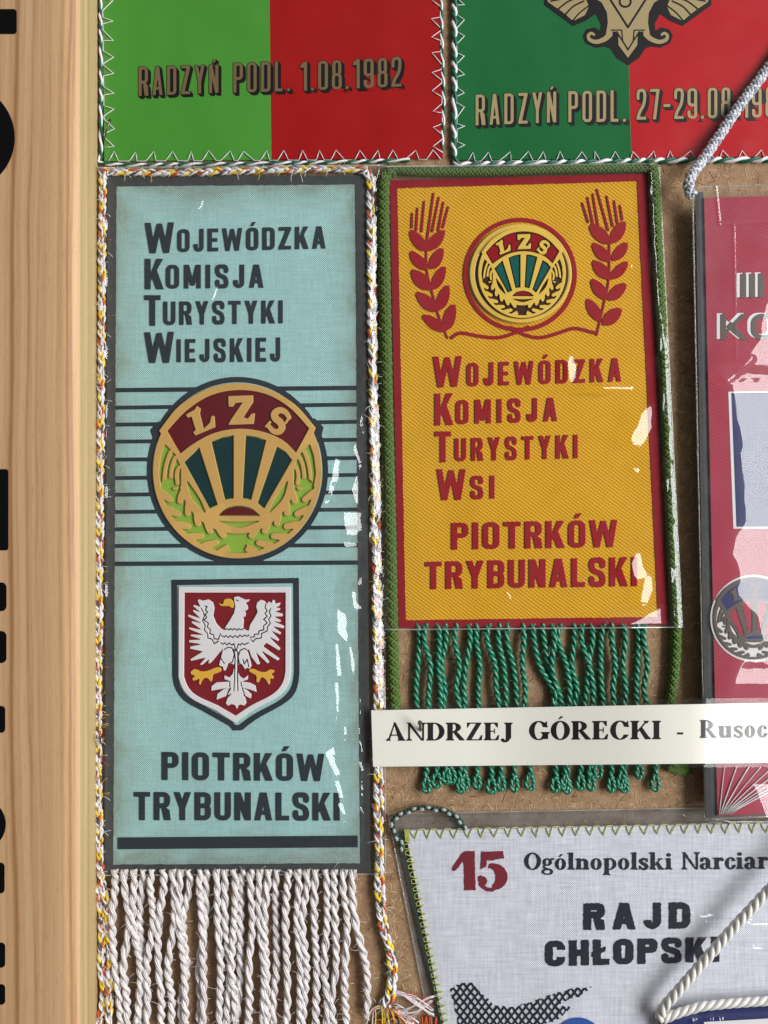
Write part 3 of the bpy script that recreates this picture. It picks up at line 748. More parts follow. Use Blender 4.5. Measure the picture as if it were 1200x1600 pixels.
# photo x at its height -> true x
prof_w = [((p[0] - 600) * S * (D - p[1] * 1e-3) / D, -p[1] * 1e-3) for p in prof]
xin = prof_w[-1][0]
prof_w += [(xin + 0.0001, -0.0098), (xin + 0.0007, -0.0094), (xin + 0.0008, -0.0), (prof_w[0][0], 0.0)]
zt, zb = 0.23, -0.23
n = len(prof_w)
v = [(x, y, z) for z in np.linspace(zb, zt, 25) for x, y in prof_w]
f = [(k * n + i, k * n + (i + 1) % n, (k + 1) * n + (i + 1) % n, (k + 1) * n + i) for k in range(24) for i in range(n)]
f += [tuple(range(n))[::-1], tuple(24 * n + i for i in range(n))]
mb.add(v, f)
mb.m = [1 if (q_ < 24 * n and q_ % n in (7, 8, 9)) else 0 for q_ in range(len(f))]
mb.build('rail', [M['wood'], M['wood_in']], fr, smooth=True, angle=40)
def frame_letter(fn, box): return relief('painted_letter', outline(fn, box, 1.0), 17.0, 0.12, M['black'], fr, 0.03)
frame_letter(lambda X, Y: rrect(X, Y, -150, 14, 26, 53, 5), (-155, 0, 40, 60))
frame_letter(lambda X, Y: sub(ell(X, Y, -70, 215, 93, 88), ell(X, Y, -70, 215, 40, 45)), (-170, 120, 40, 310))
frame_letter(lambda X, Y: rrect(X, Y, -150, 733, 13, 860, 4), (-155, 720, 40, 870))
frame_letter(lambda X, Y: U(rrect(X, Y, -150, 910, 10, 955, 8), rrect(X, Y, -150, 986, 10, 1036, 8), rrect(X, Y, -150, 940, -90, 1000, 2)), (-155, 900, 40, 1045))
frame_letter(lambda X, Y: rrect(X, Y, -150, 1103, 8, 1145, 6), (-155, 1090, 40, 1150))
frame_letter(lambda X, Y: sub(U(ell(X, Y, -75, 1288, 84, 57), rrect(X, Y, -150, 1348, 7, 1396, 6), rrect(X, Y, -150, 1300, -90, 1370, 2)), ell(X, Y, -70, 1288, 40, 28)), (-170, 1225, 40, 1400))
frame_letter(lambda X, Y: rrect(X, Y, -150, 1473, 8, 1512, 6), (-155, 1465, 40, 1520))
frame_letter(lambda X, Y: rrect(X, Y, -150, 1538, 8, 1570, 6), (-155, 1530, 40, 1580))

# ------------------------------------------------------------------ shared builders
PENN = 'souvenir pennants pinned to the board'; SLV = 'clear plastic sleeves over the pennants'
def zigzag(mb, a, b, n, depth, side, h, r, jitter=0.12, seed=0):
    """zig-zag seam from pixel a to b; teeth on `side` (+1/-1 normal)"""
    rr = np.random.default_rng(seed); a = np.array(a, float); b = np.array(b, float); d = b - a; L = np.hypot(*d); d /= L
    nn = np.array([-d[1], d[0]]) * side; pts = []
    for i in range(n):
        j = lambda: (rr.random() - .5) * jitter * L / n
        p0 = a + d * (L * (i + .2) / n + j()); p1 = a + d * (L * (i + .5) / n + j()) + nn * depth * (1 + .12 * (rr.random() - .5)); p2 = a + d * (L * (i + .8) / n + j())
        pts += [(*p0, h - .15), (*(p0 * .5 + p1 * .5), h + .12), (*p1, h - .1), (*(p2 * .5 + p1 * .5), h + .12), (*p2, h - .15)]
    pts = np.array(pts)
    tube(mb, PA(pts[:, 0], pts[:, 1], pts[:, 2]), r * S, 5, 0)

def film(name, label, quad, hfun, parent=None, nx=110, ny=260, mat='film', weld=(0, 1, 2, 3), group=SLV, weld_r=1.2, back=None):
    """clear sleeve face: quad TL TR BR BL in pixels, hfun(px, py, u, v) -> mm"""
    q = quadmap(quad); u, v = np.meshgrid(np.linspace(0, 1, nx), np.linspace(1, 0, ny))
    p = q(u, v); h = hfun(p[..., 0], p[..., 1], u, v)
    w = PA(p[..., 0], p[..., 1], h)
    cx, cy = p[..., 0].mean(), p[..., 1].mean()
    root = parent or thing(name, label, 'plastic sleeve', cx, cy, 0, group)
    mb = MB(); idx = np.arange(nx * ny).reshape(ny, nx)
    f = np.stack([idx[:-1, :-1], idx[1:, :-1], idx[1:, 1:], idx[:-1, 1:]], -1).reshape(-1, 4)
    mb.add(w.reshape(-1, 3), f.tolist())
    mb.build('film', M[mat], root)
    if back is not None:
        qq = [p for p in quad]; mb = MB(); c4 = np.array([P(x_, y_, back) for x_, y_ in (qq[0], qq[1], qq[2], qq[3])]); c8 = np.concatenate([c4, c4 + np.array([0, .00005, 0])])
        mb.add(c8, [(3, 2, 1, 0), (4, 5, 6, 7), (0, 1, 5, 4), (1, 2, 6, 5), (2, 3, 7, 6), (3, 0, 4, 7)]); mb.build('shade_back_film', M['shade_back_film'], root, smooth=False)
    if weld:
        mb = MB(); edges = [w[0], w[:, -1], w[-1], w[:, 0]]
        for e in weld: tube(mb, edges[e] + np.array([0, 0.00005, 0]), weld_r * S, 6, 0)
        mb.build('welded_edge', M['weld'], root)
    return root
def ridge(px, py, pts, w, A, sharp=2.0):
    """raised crease along the pixel polyline pts, half width w px, height A mm"""
    pts = np.asarray(pts, float); L = len(pts)
    taper = np.ones(L); taper[0] = taper[-1] = 0.35
    d = caps(px, py, pts, 0.0)
    return A * np.clip(1 - (np.maximum(d, 0) / w) ** 2, 0, 1) ** sharp
def ramp_patch(px, py, pg, slope, soft=4.0):
    """tilted flake inside polygon pg: rises to the left so that its face looks right"""
    pg = np.asarray(pg, float); d = poly(px, py, pg)
    m = np.clip(-d / soft, 0, 1); m = m * m * (3 - 2 * m)
    xr = pg[:, 0].max()
    return m * slope * (xr - px) * 0.2

def need(px):
    """slope (towards the right) at which a face at px mirrors the window"""
    x = (np.asarray(px, float) - 600) * S
    vx, vy = -x, -D; lv = np.hypot(vx, vy); wx, wy = 1.02 - x, -0.80; lw_ = np.hypot(wx, wy)
    return (vx / lv + wx / lw_) / -(vy / lv + wy / lw_)
def tent(px, py, rows, run=None, k=1.0):
    """fold of film: between the left and right outline its face leans to the window, to the left it sinks slowly"""
    r_ = np.array(rows, float); xl = np.interp(py, r_[:, 0], r_[:, 1]); xr = np.interp(py, r_[:, 0], r_[:, 2])
    inside = (py >= r_[0, 0]) & (py <= r_[-1, 0])
    w = np.maximum(xr - xl, 1e-6); H = need((xl + xr) / 2) * k * .2 * w
    run_ = run if run else 1.6 * w.max()
    h = np.where(px > xl, H * np.clip((xr - px) / w, 0, 1), H * np.clip(1 - (xl - px) / run_, 0, 1) ** 1.5)
    return np.where(inside, h, 0)
EAR = None
# emblem artwork in its own drawing units (centre 603,622)
def em_base(X, Y):
    ring = ell(X, Y, 603, 622, 528, 548)
    ban = poly(X, Y, np.vstack([[(112, 372)], spl([(112, 372), (240, 215), (420, 110), (600, 78), (790, 110), (960, 205), (1092, 352)], 8), [(1075, 400), (985, 520), (225, 530), (150, 420)]]))
    return U(ring, ban)
def em_banner(X, Y):
    top = spl([(160, 372), (280, 245), (430, 150), (605, 115), (780, 140), (930, 225), (1055, 357)], 8)
    bot = spl([(970, 513), (880, 430), (750, 378), (610, 362), (460, 388), (330, 455), (245, 520)], 8)
    return poly(X, Y, np.vstack([top, bot])) + 3
RAYS = [[(270, 568), (365, 475), (480, 835), (430, 860)], [(440, 440), (510, 412), (580, 400), (580, 795), (525, 805)],
        [(655, 400), (720, 410), (783, 432), (690, 805), (635, 795)], [(850, 470), (905, 505), (945, 555), (770, 860), (728, 825)]]
SUN = np.vstack([spl([(478, 906), (530, 858), (610, 840), (690, 858), (742, 900)], 6), [(742, 906)]])
EM_L = [(280, 270), (335, 240), (350, 215), (374, 235), (368, 262), (392, 360), (430, 322), (440, 280), (460, 278), (465, 350), (340, 402), (325, 382), (342, 366), (316, 284), (292, 292)]
EM_Z = [(545, 155), (702, 150), (702, 192), (640, 288), (668, 296), (690, 265), (713, 262), (705, 330), (545, 336), (560, 305), (636, 195), (590, 198), (575, 222), (547, 222)]
EM_S = [(925, 290), (905, 258), (868, 243), (836, 262), (838, 292), (868, 318), (882, 350), (862, 378), (826, 374), (800, 345)]
def em_letters(X, Y):
    s = spl(EM_S, 5); rs = 14 + 9 * np.sin(np.linspace(0, np.pi, len(s)))
    return U(poly(X, Y, EM_L), poly(X, Y, EM_Z), caps(X, Y, s, rs), caps(X, Y, [(905, 322), (930, 282)], 8), caps(X, Y, [(782, 345), (806, 318)], 8))
def em_wreath(X, Y):
    """the ground showing between the ears: two bands of leaf gaps plus slim gaps"""
    g = None
    for m in (1, -1):
        x = lambda v: 603 + m * (v - 603)
        XX = 603 + m * (X - 603)
        pol = lambda r, t_: (603 - r * math.sin(math.radians(t_)), 622 + 1.035 * r * math.cos(math.radians(t_)))
        band = [pol(430 + 10 * math.cos(math.radians(t_)), t_) for t_ in range(0, 79, 4)]
        d = caps(XX, Y, band, 60)
        for k in range(6):
            t0 = 7 + 12.6 * k
            ol = [pol(512, t0 + 5.5), pol(492, t0 + 3.6), pol(474, t0 + 1), pol(456, t0 - 2.4)]
            d = sub(d, caps(XX, Y, spl(ol, 3), np.linspace(26, 19, len(spl(ol, 3)))))
            il = [pol(352, t0 + 13.5), pol(368, t0 + 11), pol(386, t0 + 8.4), pol(402, t0 + 5.6)]
            d = sub(d, caps(XX, Y, spl(il, 3), np.linspace(22, 19, len(spl(il, 3)))))
        beard = poly(XX, Y, [(150, 455), (165, 470), (215, 520), (250, 600), (250, 720), (130, 735), (112, 640), (125, 530)])
        for a, b in (((185, 505), (145, 715)), ((215, 540), (188, 705)), ((240, 600), (228, 700))):
            beard = sub(beard, caps(XX, Y, bez([a, ((a[0] + b[0]) / 2 - 22, (a[1] + b[1]) / 2 - 20), b]), 12))
        slim = poly(XX, Y, np.vstack([spl([(290, 690), (320, 790), (400, 880)], 6), spl([(400, 880), (365, 800), (290, 690)], 6)]))
        e = U(d, beard, slim - 4)
        g = e if g is None else U(g, e)
    lens = poly(X, Y, np.vstack([spl([(488, 938), (610, 946), (735, 938)], 6), spl([(735, 938), (610, 975), (488, 938)], 6)])) - 3
    return U(g, lens)

def emblem(parent, mp, h, mats, th=0.5, step=5.0, dark=None, name='emblem', ring2=False, bev=0.14, letters_dark=False):
    """mp maps drawing units to photograph pixels"""
    box = (60, 60, 1145, 1185)
    def L(fn, st=step):
        return [mp(l) for l in outline(fn, box, st)]
    rays = lambda X, Y: U(*[poly(X, Y, r) for r in RAYS])
    sun = lambda X, Y: poly(X, Y, SUN)
    holes = lambda X, Y: U(sub(em_banner(X, Y), em_letters(X, Y)), rays(X, Y) - (3 if dark else 0), sun(X, Y), em_wreath(X, Y))
    gold = relief(name, L(lambda X, Y: sub(em_base(X, Y), holes(X, Y))), h + .2, th, mats['gold'], parent, bev)
    relief('wreath_ground', L(lambda X, Y: em_base(X, Y) + 12), h, .1, mats['ground'], gold)
    g = 14 if dark else 5
    if dark:
        relief('banner_outline', L(lambda X, Y: em_banner(X, Y) - 3), h + .1, .08, dark, gold)
        relief('ray_outline', L(lambda X, Y: rays(X, Y) - 5), h + .1, .08, dark, gold)
        relief('sun_outline', L(lambda X, Y: sun(X, Y) - 5), h + .1, .08, dark, gold)
        z = h + .18
        bl = lambda X, Y: np.maximum(em_banner(X, Y) + 14, -(em_letters(X, Y) - 15))
    else:
        z = h + .1
        bl = lambda X, Y: em_banner(X, Y) - 3
    relief('banner', L(bl), z, .15, mats['banner'], gold)
    for r in RAYS:
        relief('sun_ray', L(lambda X, Y: poly(X, Y, r) + g), z, .15, mats['ray'], gold)
    relief('rising_sun', L(lambda X, Y: sun(X, Y) + g), z, .15, mats['sun'], gold)
    return gold

# ------------------------------------------------------------------ blue pennant
bp_ = thing('pennant', 'long pale blue linen pennant with slate border, round emblem, eagle shield and white fringe', 'pennant', 371, 820, 0, PENN)
O4 = [(168, 276), (570, 274), (579, 1364), (163, 1366)]
I4 = [(182, 291), (555, 288), (563, 1349), (177, 1351)]
HB = 1.2
relief('cloth', [polyloop(*O4)], 0.5, HB - 0.5, M['blue'], bp_, 0.05)
def rough_ring(o, i):
    nz = VNoise(5)
    return outline(lambda X, Y: sub(poly(X, Y, o), poly(X, Y, i) + 3 * 0 + .5 * nz(X / 6, Y / 6)), (min(p[0] for p in o), min(p[1] for p in o), max(p[0] for p in o), max(p[1] for p in o)), 1.6)
relief('border', rough_ring(O4, I4), HB + .01, .12, M['slate_worn'], bp_, 0.03)
# stripes behind the emblem
yl = [609.6, 637, 663.5, 690, 718, 747, 773, 800, 827, 853, 881]; yr = [606, 632, 659, 687, 715.6, 742, 769, 796, 824, 852, 879]
def stripes(X, Y):
    d = np.full(X.shape, 1e9)
    for k, (a, b) in enumerate(zip(yl, yr)):
        yy = a + (b - a) * (X - 181) / 379; d = U(d, np.abs(Y - yy) - (3.0 if 0 < k < 10 else 3.4))
    d = np.maximum(d, ell(X, Y, 371, 735, 136, 141) * -1)
    d = np.maximum(d, np.maximum(179 - X, X - 562))
    mp = lambda p: 0
    outl = np.abs(ell(X, Y, 371, 735, 137.5, 142)) - 4.2
    # nubs where the banner ends stick out
    nub = sub(U(poly(X, Y, [(236, 672), (248, 660), (256, 690), (242, 690)]), poly(X, Y, [(504, 668), (491, 655), (486, 690), (499, 690)])))
    return U(d, outl, nub - 1.5)
relief('stripes', outline(stripes, (176, 580, 566, 895), 1.3), HB + .01, .1, M['slate'], bp_, 0.03)
def em1(l): return np.stack([220 + l[:, 0] / 4, 580 + l[:, 1] / 4], -1)
emblem(bp_, em1, HB + .02, dict(gold=M['gold'], ground=M['ltgreen'], banner=M['maroon'], ray=M['dkgreen'], sun=M['maroon']), th=0.5, step=4.5)
GB = (0.54, 0.19)
def words(parent, lines, h, mat, th=0.27, bev=0.13, name='lettering'):
    for s, quad, args, track in lines:
        relief(name, text(s, 'g', args, quad, track), h, th, mat, parent, bev)
def line(s, x0, x1, t0, t1, b0, b1, args=GB, track=.15): return (s, [(x0, t0), (x1, t1), (x1, b1), (x0, b0)], args, track)
BL = [line('W', 226, 272, 348, 347, 396, 395, (.5, .175)), line('OJEWÓDZKA', 277, 509, 358, 353, 394, 388, GB, .17),
      line('K', 226, 255, 404, 404, 452, 452), line('OMISJA', 259, 412, 413.5, 413, 451, 449.5, GB, .19),
      line('T', 225, 251, 461, 461, 509, 509), line('URYSTYKI', 255, 442, 471, 469, 508, 505, GB, .17),
      line('W', 225, 272, 519, 518, 567, 567, (.5, .175)), line('IEJSKIEJ', 276, 438, 530, 527, 566, 565, GB, .19),
      line('PIOTRKÓW', 252.5, 507, 1175, 1178, 1219, 1221, (.56, .2), .12), line('TRYBUNALSKI', 209, 531, 1237.5, 1239, 1281.7, 1282.5, (.56, .2), .12)]
words(bp_, BL, HB + .02, M['slate'])
relief('bar', [polyloop((184, 1309), (559, 1306), (559, 1324), (184, 1327))], HB + .02, .3, M['slate'], bp_, 0.06)
# shield
def z7(pts): return np.array([(250 + x / 5, 890 + y / 5) for x, y in pts], float)
sh_out = np.vstack([[(90, 80), (1085, 65)], spl([(1090, 800), (1078, 900), (1040, 985), (950, 1060), (760, 1165), (640, 1255)], 5), [(572, 1258)], spl([(540, 1222), (345, 1112), (190, 1025), (118, 925), (97, 830)], 5)])
sh_in = np.vstack([[(132, 122), (1042, 106)], spl([(1048, 800), (1036, 890), (1000, 960), (920, 1030), (735, 1130), (615, 1215)], 5), [(590, 1215)], spl([(560, 1185), (365, 1075), (220, 995), (155, 910), (137, 830)], 5)])
relief('shield_outline', [z7(sh_out), z7(sh_in)], HB + .02, .2, M['slate'], bp_, .06)
wo = np.vstack([[(145, 132), (1020, 136)], spl([(1022, 790), (1008, 880), (965, 955), (890, 1015), (730, 1098), (588, 1200)], 5), spl([(430, 1098), (255, 1015), (175, 930), (143, 840)], 5)])
wi = np.vstack([[(190, 180), (980, 180)], spl([(978, 790), (965, 860), (930, 925), (860, 985), (710, 1062), (588, 1142)], 5), spl([(450, 1062), (285, 985), (215, 915), (186, 835)], 5)])
shield = relief('shield', [z7(wo), z7(wi)], HB + .05, .5, M['white_p'], bp_, .16)
relief('shield_field', [z7(wo * .99 + 6)], HB + .02, .16, M['shield_red'], shield)
EAG = [(575, 215), (610, 208), (640, 222), (665, 234), (705, 232), (690, 252), (668, 260), (684, 280), (690, 302), (676, 322), (662, 320), (672, 345), (666, 372), (650, 366), (656, 400), (650, 445), (662, 468), (690, 478),
       (702, 430), (740, 370), (760, 330), (748, 290), (757, 255), (785, 235), (815, 242), (834, 266), (850, 246), (868, 262), (880, 232), (896, 240), (900, 264), (945, 256), (932, 284), (905, 296), (942, 302), (935, 318), (900, 328), (962, 346), (955, 368), (890, 368), (946, 396), (940, 412), (885, 404), (972, 440), (966, 462), (880, 444), (946, 492), (940, 510), (870, 480), (932, 546), (924, 562), (850, 524), (942, 616), (930, 634), (830, 574), (806, 600), (936, 696), (920, 714), (790, 634), (856, 722), (840, 736), (748, 646), (782, 736), (760, 746), (712, 682), (692, 624), (684, 634),
       (700, 690), (716, 750), (700, 780), (682, 768), (662, 782), (642, 748), (612, 744), (604, 768), (620, 830), (650, 852), (690, 822), (686, 860), (640, 876), (700, 882), (746, 906), (756, 960), (712, 942), (644, 924), (682, 942), (716, 976), (710, 1010), (652, 982), (616, 956), (642, 976), (666, 1000), (676, 1040), (660, 1065), (630, 1056), (612, 1062), (600, 1098), (585, 1062), (560, 1052), (530, 1066), (510, 1046), (526, 1002), (562, 966), (520, 988), (438, 1020), (446, 970), (492, 936), (548, 922), (470, 936), (398, 950), (400, 910), (440, 880), (550, 876), (500, 856), (500, 825), (540, 842), (565, 815), (580, 744),
       (560, 738), (532, 742), (510, 792), (495, 790), (490, 762), (458, 750), (470, 700), (484, 640), (472, 640), (430, 692), (395, 732), (374, 736), (382, 702), (330, 746), (304, 745), (352, 690), (240, 716), (234, 700), (332, 640), (230, 620), (235, 600), (322, 584), (224, 570), (226, 550), (322, 546), (234, 520), (240, 505), (332, 510), (224, 466), (226, 450), (322, 470), (244, 416), (246, 400), (322, 420), (214, 366), (220, 350), (312, 380), (254, 326), (256, 312), (312, 332), (254, 286), (265, 274), (312, 290), (290, 240), (306, 230), (332, 242), (380, 232), (414, 255), (426, 300), (416, 360), (440, 420), (480, 463), (502, 470), (506, 452), (540, 400), (575, 340), (586, 290), (580, 258)]
GROOVE = [[(345, 285), (367, 290), (350, 315), (370, 330), (350, 352), (362, 375), (342, 395), (376, 420), (366, 450), (392, 470), (386, 500), (416, 510), (420, 540), (455, 545), (470, 500)],
          [(318, 300), (334, 330), (345, 362), (330, 400), (352, 440), (342, 470), (372, 505), (370, 535), (405, 545), (420, 580), (455, 560)],
          [(825, 270), (818, 300), (836, 320), (816, 345), (836, 365), (806, 390), (836, 415), (806, 440), (810, 470), (770, 480), (768, 505), (735, 505), (735, 525), (700, 530)],
          [(862, 305), (850, 335), (866, 360), (846, 390), (860, 420), (836, 450), (836, 480), (790, 500), (790, 535), (745, 540), (725, 565), (705, 545)],
          [(500, 470), (520, 462), (535, 474), (550, 460), (565, 474), (580, 460), (600, 476), (615, 462), (630, 472), (650, 462)],
          [(478, 515), (500, 528), (515, 516), (530, 532), (548, 516), (565, 532), (585, 516), (605, 532), (622, 512), (640, 526), (660, 512), (680, 522), (694, 510)],
          [(470, 570), (490, 585), (505, 572), (520, 590), (540, 574), (560, 592), (575, 578), (592, 640), (610, 580), (625, 592), (640, 574), (655, 588), (690, 572)],
          [(485, 625), (470, 690), (500, 735)], [(575, 620), (585, 690), (582, 760), (580, 860), (575, 950)], [(605, 640), (605, 760), (604, 860), (606, 950)],
          [(560, 612), (578, 660), (565, 720), (530, 742)], [(500, 625), (530, 608), (560, 612)], [(690, 640), (660, 616), (625, 630), (608, 680), (618, 735), (640, 748)], [(645, 700), (655, 740), (680, 700), (690, 760)],
          [(545, 880), (540, 915)], [(630, 880), (636, 915)], [(550, 925), (520, 985)], [(640, 925), (660, 985)], [(592, 236), (610, 246)]]
def eagle(X, Y):
    d = poly(X, Y, EAG) + 1
    for g in GROOVE: d = sub(d, caps(X, Y, g, 4.2))
    return d
relief('eagle', [z7(l) for l in outline(eagle, (190, 190, 1000, 1120), 5.5)], HB + .16, .4, M['white_p'], shield, .14)
relief('eagle_dark_line', [z7(l) for l in outline(lambda X, Y: poly(X, Y, EAG) + 9, (190, 190, 1000, 1120), 6)], HB + .16, .1, M['slate'], shield)  # dark print layer seen through the eagle's grooves
BEAK = [(455, 258), (475, 272), (495, 265), (495, 240), (515, 226), (550, 228), (572, 245), (578, 295), (560, 302), (540, 285), (500, 287), (470, 285)]
FOOT1 = [(235, 800), (265, 775), (290, 782), (320, 798), (370, 792), (440, 762), (475, 765), (482, 790), (460, 805), (410, 820), (410, 860), (395, 880), (375, 850), (350, 845), (325, 870), (315, 905), (300, 890), (310, 850), (280, 865), (255, 870), (250, 850), (275, 830), (240, 820)]
FOOT2 = [(685, 790), (720, 770), (780, 800), (830, 800), (850, 780), (895, 785), (890, 805), (865, 815), (890, 840), (885, 855), (855, 850), (862, 895), (845, 900), (820, 850), (790, 840), (780, 860), (770, 885), (750, 880), (755, 830), (720, 810)]
for nm, pg in (('eagle_beak', BEAK), ('eagle_foot', FOOT1), ('eagle_foot', FOOT2)):
    relief(nm, [z7(chaikin(pg, 1))], HB + .17, .4, M['yellow_p'], shield, .14)
# white fringe: twisted two-ply strands, some behind others
WT = [95, 130, 165, 205, 235, 275, 310, 343, 372, 415, 440, 475, 508, 540, 575, 605, 640, 672, 705, 748, 778, 812, 848, 885, 917, 955, 988]
WB = [112, 140, 186, 196, 218, 270, 308, 358, 345, 428, 418, 488, 520, 545, 560, 600, 652, 664, 690, 742, 790, 806, 850, 892, 908, 958, 1042]
r4 = np.random.default_rng(11)
for k, (a, b) in enumerate(zip(WT, WB)):
    xa, xb = 140 + a / 2.4, 140 + b / 2.4
    low = k in (3, 8, 10, 14, 18)
    h = 0.9 if low else 1.9 + .5 * r4.random()
    yb = 1592 + 26 * r4.random() if k != 26 else 1582
    w = lambda: (r4.random() - .5) * 13
    pts = [(xa, 1358, 1.2), (xa + w() * .5, 1385, h), (xa * .7 + xb * .3 + w(), 1440, h), (xa * .35 + xb * .65 + w(), 1510, h), (xb, 1560, h), (xb + w() * .6, yb, h * .8)]
    mb = MB(); pit = 38 + 9 * r4.random()
    soft_twist(mb, pts, 2.9, 2.5, pit, 9, 1.15, 2.2, k * 1.3)
    fuzz(mb, pts, 16, 9, 100 + k)
    # loose fibres at the end
    for j in range(5):
        e = np.array(pts[-1]); q = [(e[0], e[1] - 6, e[2])] + [(e[0] + (r4.random() - .5) * 9, e[1] + 6 * (i + 1), max(.3, e[2] - .2 * i)) for i in range(2)]
        q = catmull(q, 2.0); tube(mb, PA(q[:, 0], q[:, 1], q[:, 2]), .8 * S, 4, 0)
    mb.build('fringe_strand', M['t_satin'], bp_)
# multicoloured plaited cord round the pennant
YARN = [[0, 0, 1], [0, 2, 1], [0, 3, 0]]
YM = [M['t_white'], M['t_yellow'], M['t_orange'], M['t_dark']]
mb = MB(); plait(mb, [(163, 268, 1.4), (260, 270, 1.6), (380, 267, 1.6), (500, 264, 1.6), (574, 266, 1.4)], 3.4, 1.8, 44, YARN, 1.7, 1); fuzz(mb, [(163, 268, 2.4), (574, 266, 2.4)], 60, 8, 301, (0, 0, 1, 2)); mb.build('plaited_cord', YM, bp_)
mb = MB(); fuzz(mb, [(160, 280, 2.4), (156, 900, 2.4), (155, 1300, 2.4), (164, 1480, 2.6), (164, 1600, 2.6)], 260, 9, 302, (0, 0, 1, 2)); plait(mb, [(161, 262, 1.4), (160, 330, 1.5), (158, 600, 1.5), (155, 900, 1.5), (153, 1150, 1.5), (155, 1300, 1.5), (158, 1372, 1.5), (168, 1420, 1.6), (172, 1500, 1.6), (170, 1610, 1.6)], 3.4, 1.8, 42, YARN, 1.7, 2)
plait(mb, [(152, 1380, 1.2), (160, 1440, 1.2), (158, 1500, 1.2), (162, 1560, 1.2), (152, 1615, 1.2)], 3.6, 1.8, 46, YARN, 1.8, 5); mb.build('plaited_cord', YM, bp_)
mb = MB(); fuzz(mb, [(580, 450, 2.6), (588, 850, 2.6), (592, 1330, 2.6), (612, 1500, 2.8), (605, 1560, 2.8)], 220, 10, 303, (0, 0, 1, 2)); plait(mb, [(574, 268, 1.4), (579, 300, 1.5), (581, 450, 1.5), (584, 650, 1.5), (588, 850, 1.5), (590, 1000, 1.5), (591, 1180, 1.5), (592, 1330, 1.5), (596, 1430, 1.6), (612, 1500, 1.7), (611, 1545, 1.7), (603, 1572, 1.7)], 4.6, 2.0, 46, YARN, 2.1, 3); mb.build('plaited_cord', YM, bp_)
# frayed end tassel
mb = MB()
for j in range(70):
    a = -2.6 + 3.4 * r4.random(); L = 24 + 40 * r4.random(); c = np.array([604, 1568]); k = np.linspace(0, 1, 7)
    x = c[0] + (np.sin(a) * .9) * -L * k * (1 if j % 3 else 1.3) + 10 * np.sin(k * 3 + j); y = c[1] + L * .85 * k + 9 * np.sin(k * 4 + j * 2)
    tube(mb, PA(x, y, 1.6 - .9 * k + .6 * np.sin(j + k * 3)), S * (.5 + .5 * r4.random()), 4, [0, 1, 2, 0, 3, 2][j % 6])
for j in range(26):
    k = np.linspace(0, 1, 12); rr = 16 + 14 * r4.random(); ph = r4.random() * 1.5
    x = 614 + 62 * k + 3 * np.sin(j + 5 * k); y = 1562 + rr * np.sin(k * 3.1 + ph) * (.9 if j % 2 else -.55) + 12 * k
    tube(mb, PA(x, y, 1.4 + .8 * np.sin(k * 3)), S * (.45 + .35 * r4.random()), 4, 0 if j % 5 else 2)
for j in range(22):
    x0 = 630 + 60 * r4.random(); k = np.linspace(0, 1, 4)
    tube(mb, PA(x0 + 3 * np.sin(k * 2 + j), 1588 + 34 * k, .6 + .5 * r4.random()), S * (1.0 + .6 * r4.random()), 4, 2)
mb.build('frayed_tassel', YM, bp_)

# sleeve over the blue pennant
nA, nB, nC = VNoise(21), VNoise(22), VNoise(23)
def blue_sleeve(px, py, u, v):
    h = 2.05 + .22 * nA(px / 150, py / 170) + .10 * nB(px / 60, py / 75)
    left = np.clip((px - 148) / 12, 0, 1); right = np.clip((602 - px) / 14, 0, 1)
    bulge = np.exp(-((px - (575 + (py - 270) * .014)) / 13) ** 2) * 1.5 + np.exp(-((px - 160) / 11) ** 2) * 1.2 + np.exp(-((py - 268) / 10) ** 2) * 1.1
    h = h + bulge * (.8 + .25 * nC(px / 9, py / 22))
    xq = 575 + (py - 270) * .014
    h1 = .3 + (h - .3) * (left * (2 - left)) * (right * (2 - right))
    hr = 3.75 - need(px) * .2 * (px - xq + 3) + .28 * nC(px / 20 + 3, py / 24) + .06 * nB(px / 8, py / 11)
    wr = np.clip((px - xq + 4) / 6, 0, 1) * np.clip((py - 330) / 120, 0, 1) * np.clip((1260 - py) / 80, 0, 1); h = h1 * (1 - wr) + hr * wr
    # crumpled right border
    cr = np.exp(-((px - 572) / 20) ** 2) * np.clip((py - 560) / 120, 0, 1) * np.clip((1080 - py) / 100, 0.25, 1)
    h = h + cr * (.34 * nA(px / 21, py / 30) + .10 * nB(px / 9, py / 14))
    T_ = [[(300, 322, 323), (318, 312, 317), (332, 303, 310), (342, 300, 301)], [(446, 338, 341), (460, 332, 338), (476, 329, 330)], [(630, 549, 550), (655, 540, 547), (700, 529, 540), (750, 515, 527), (790, 507, 514), (806, 505, 506)],
          [(400, 572, 574), (520, 569, 573), (640, 566, 571), (680, 564, 566)], [(640, 560, 566), (680, 556, 572), (705, 553, 574), (722, 560, 570), (735, 564, 566)], [(740, 555, 556), (765, 548, 560), (785, 556, 562), (790, 560, 561)], [(786, 541, 544), (800, 538, 580), (830, 538, 584), (855, 540, 578), (872, 548, 560), (878, 554, 555)],
          [(880, 573, 580), (905, 560, 574), (925, 546, 562), (950, 550, 566), (965, 560, 561)], [(925, 526, 530), (960, 524, 540), (990, 528, 544), (1005, 538, 541)], [(985, 521, 525), (1040, 522, 531), (1100, 524, 530), (1150, 523, 525)], [(1010, 543, 548), (1040, 545, 553), (1065, 548, 549)],
          [(1168, 518, 522), (1176, 505, 522), (1190, 514, 526), (1225, 524, 533), (1262, 532, 541), (1300, 532, 536), (1320, 531, 532)], [(1120, 541, 543), (1150, 538, 545), (1165, 540, 541)], [(1090, 560, 566), (1200, 562, 569), (1300, 564, 569), (1360, 566, 567)]]
    for r_ in T_: h = h + tent(px + 3.0 * nB(px / 60, py / 17) + .8 * nC(px / 30, py / 8), py, r_)
    return h
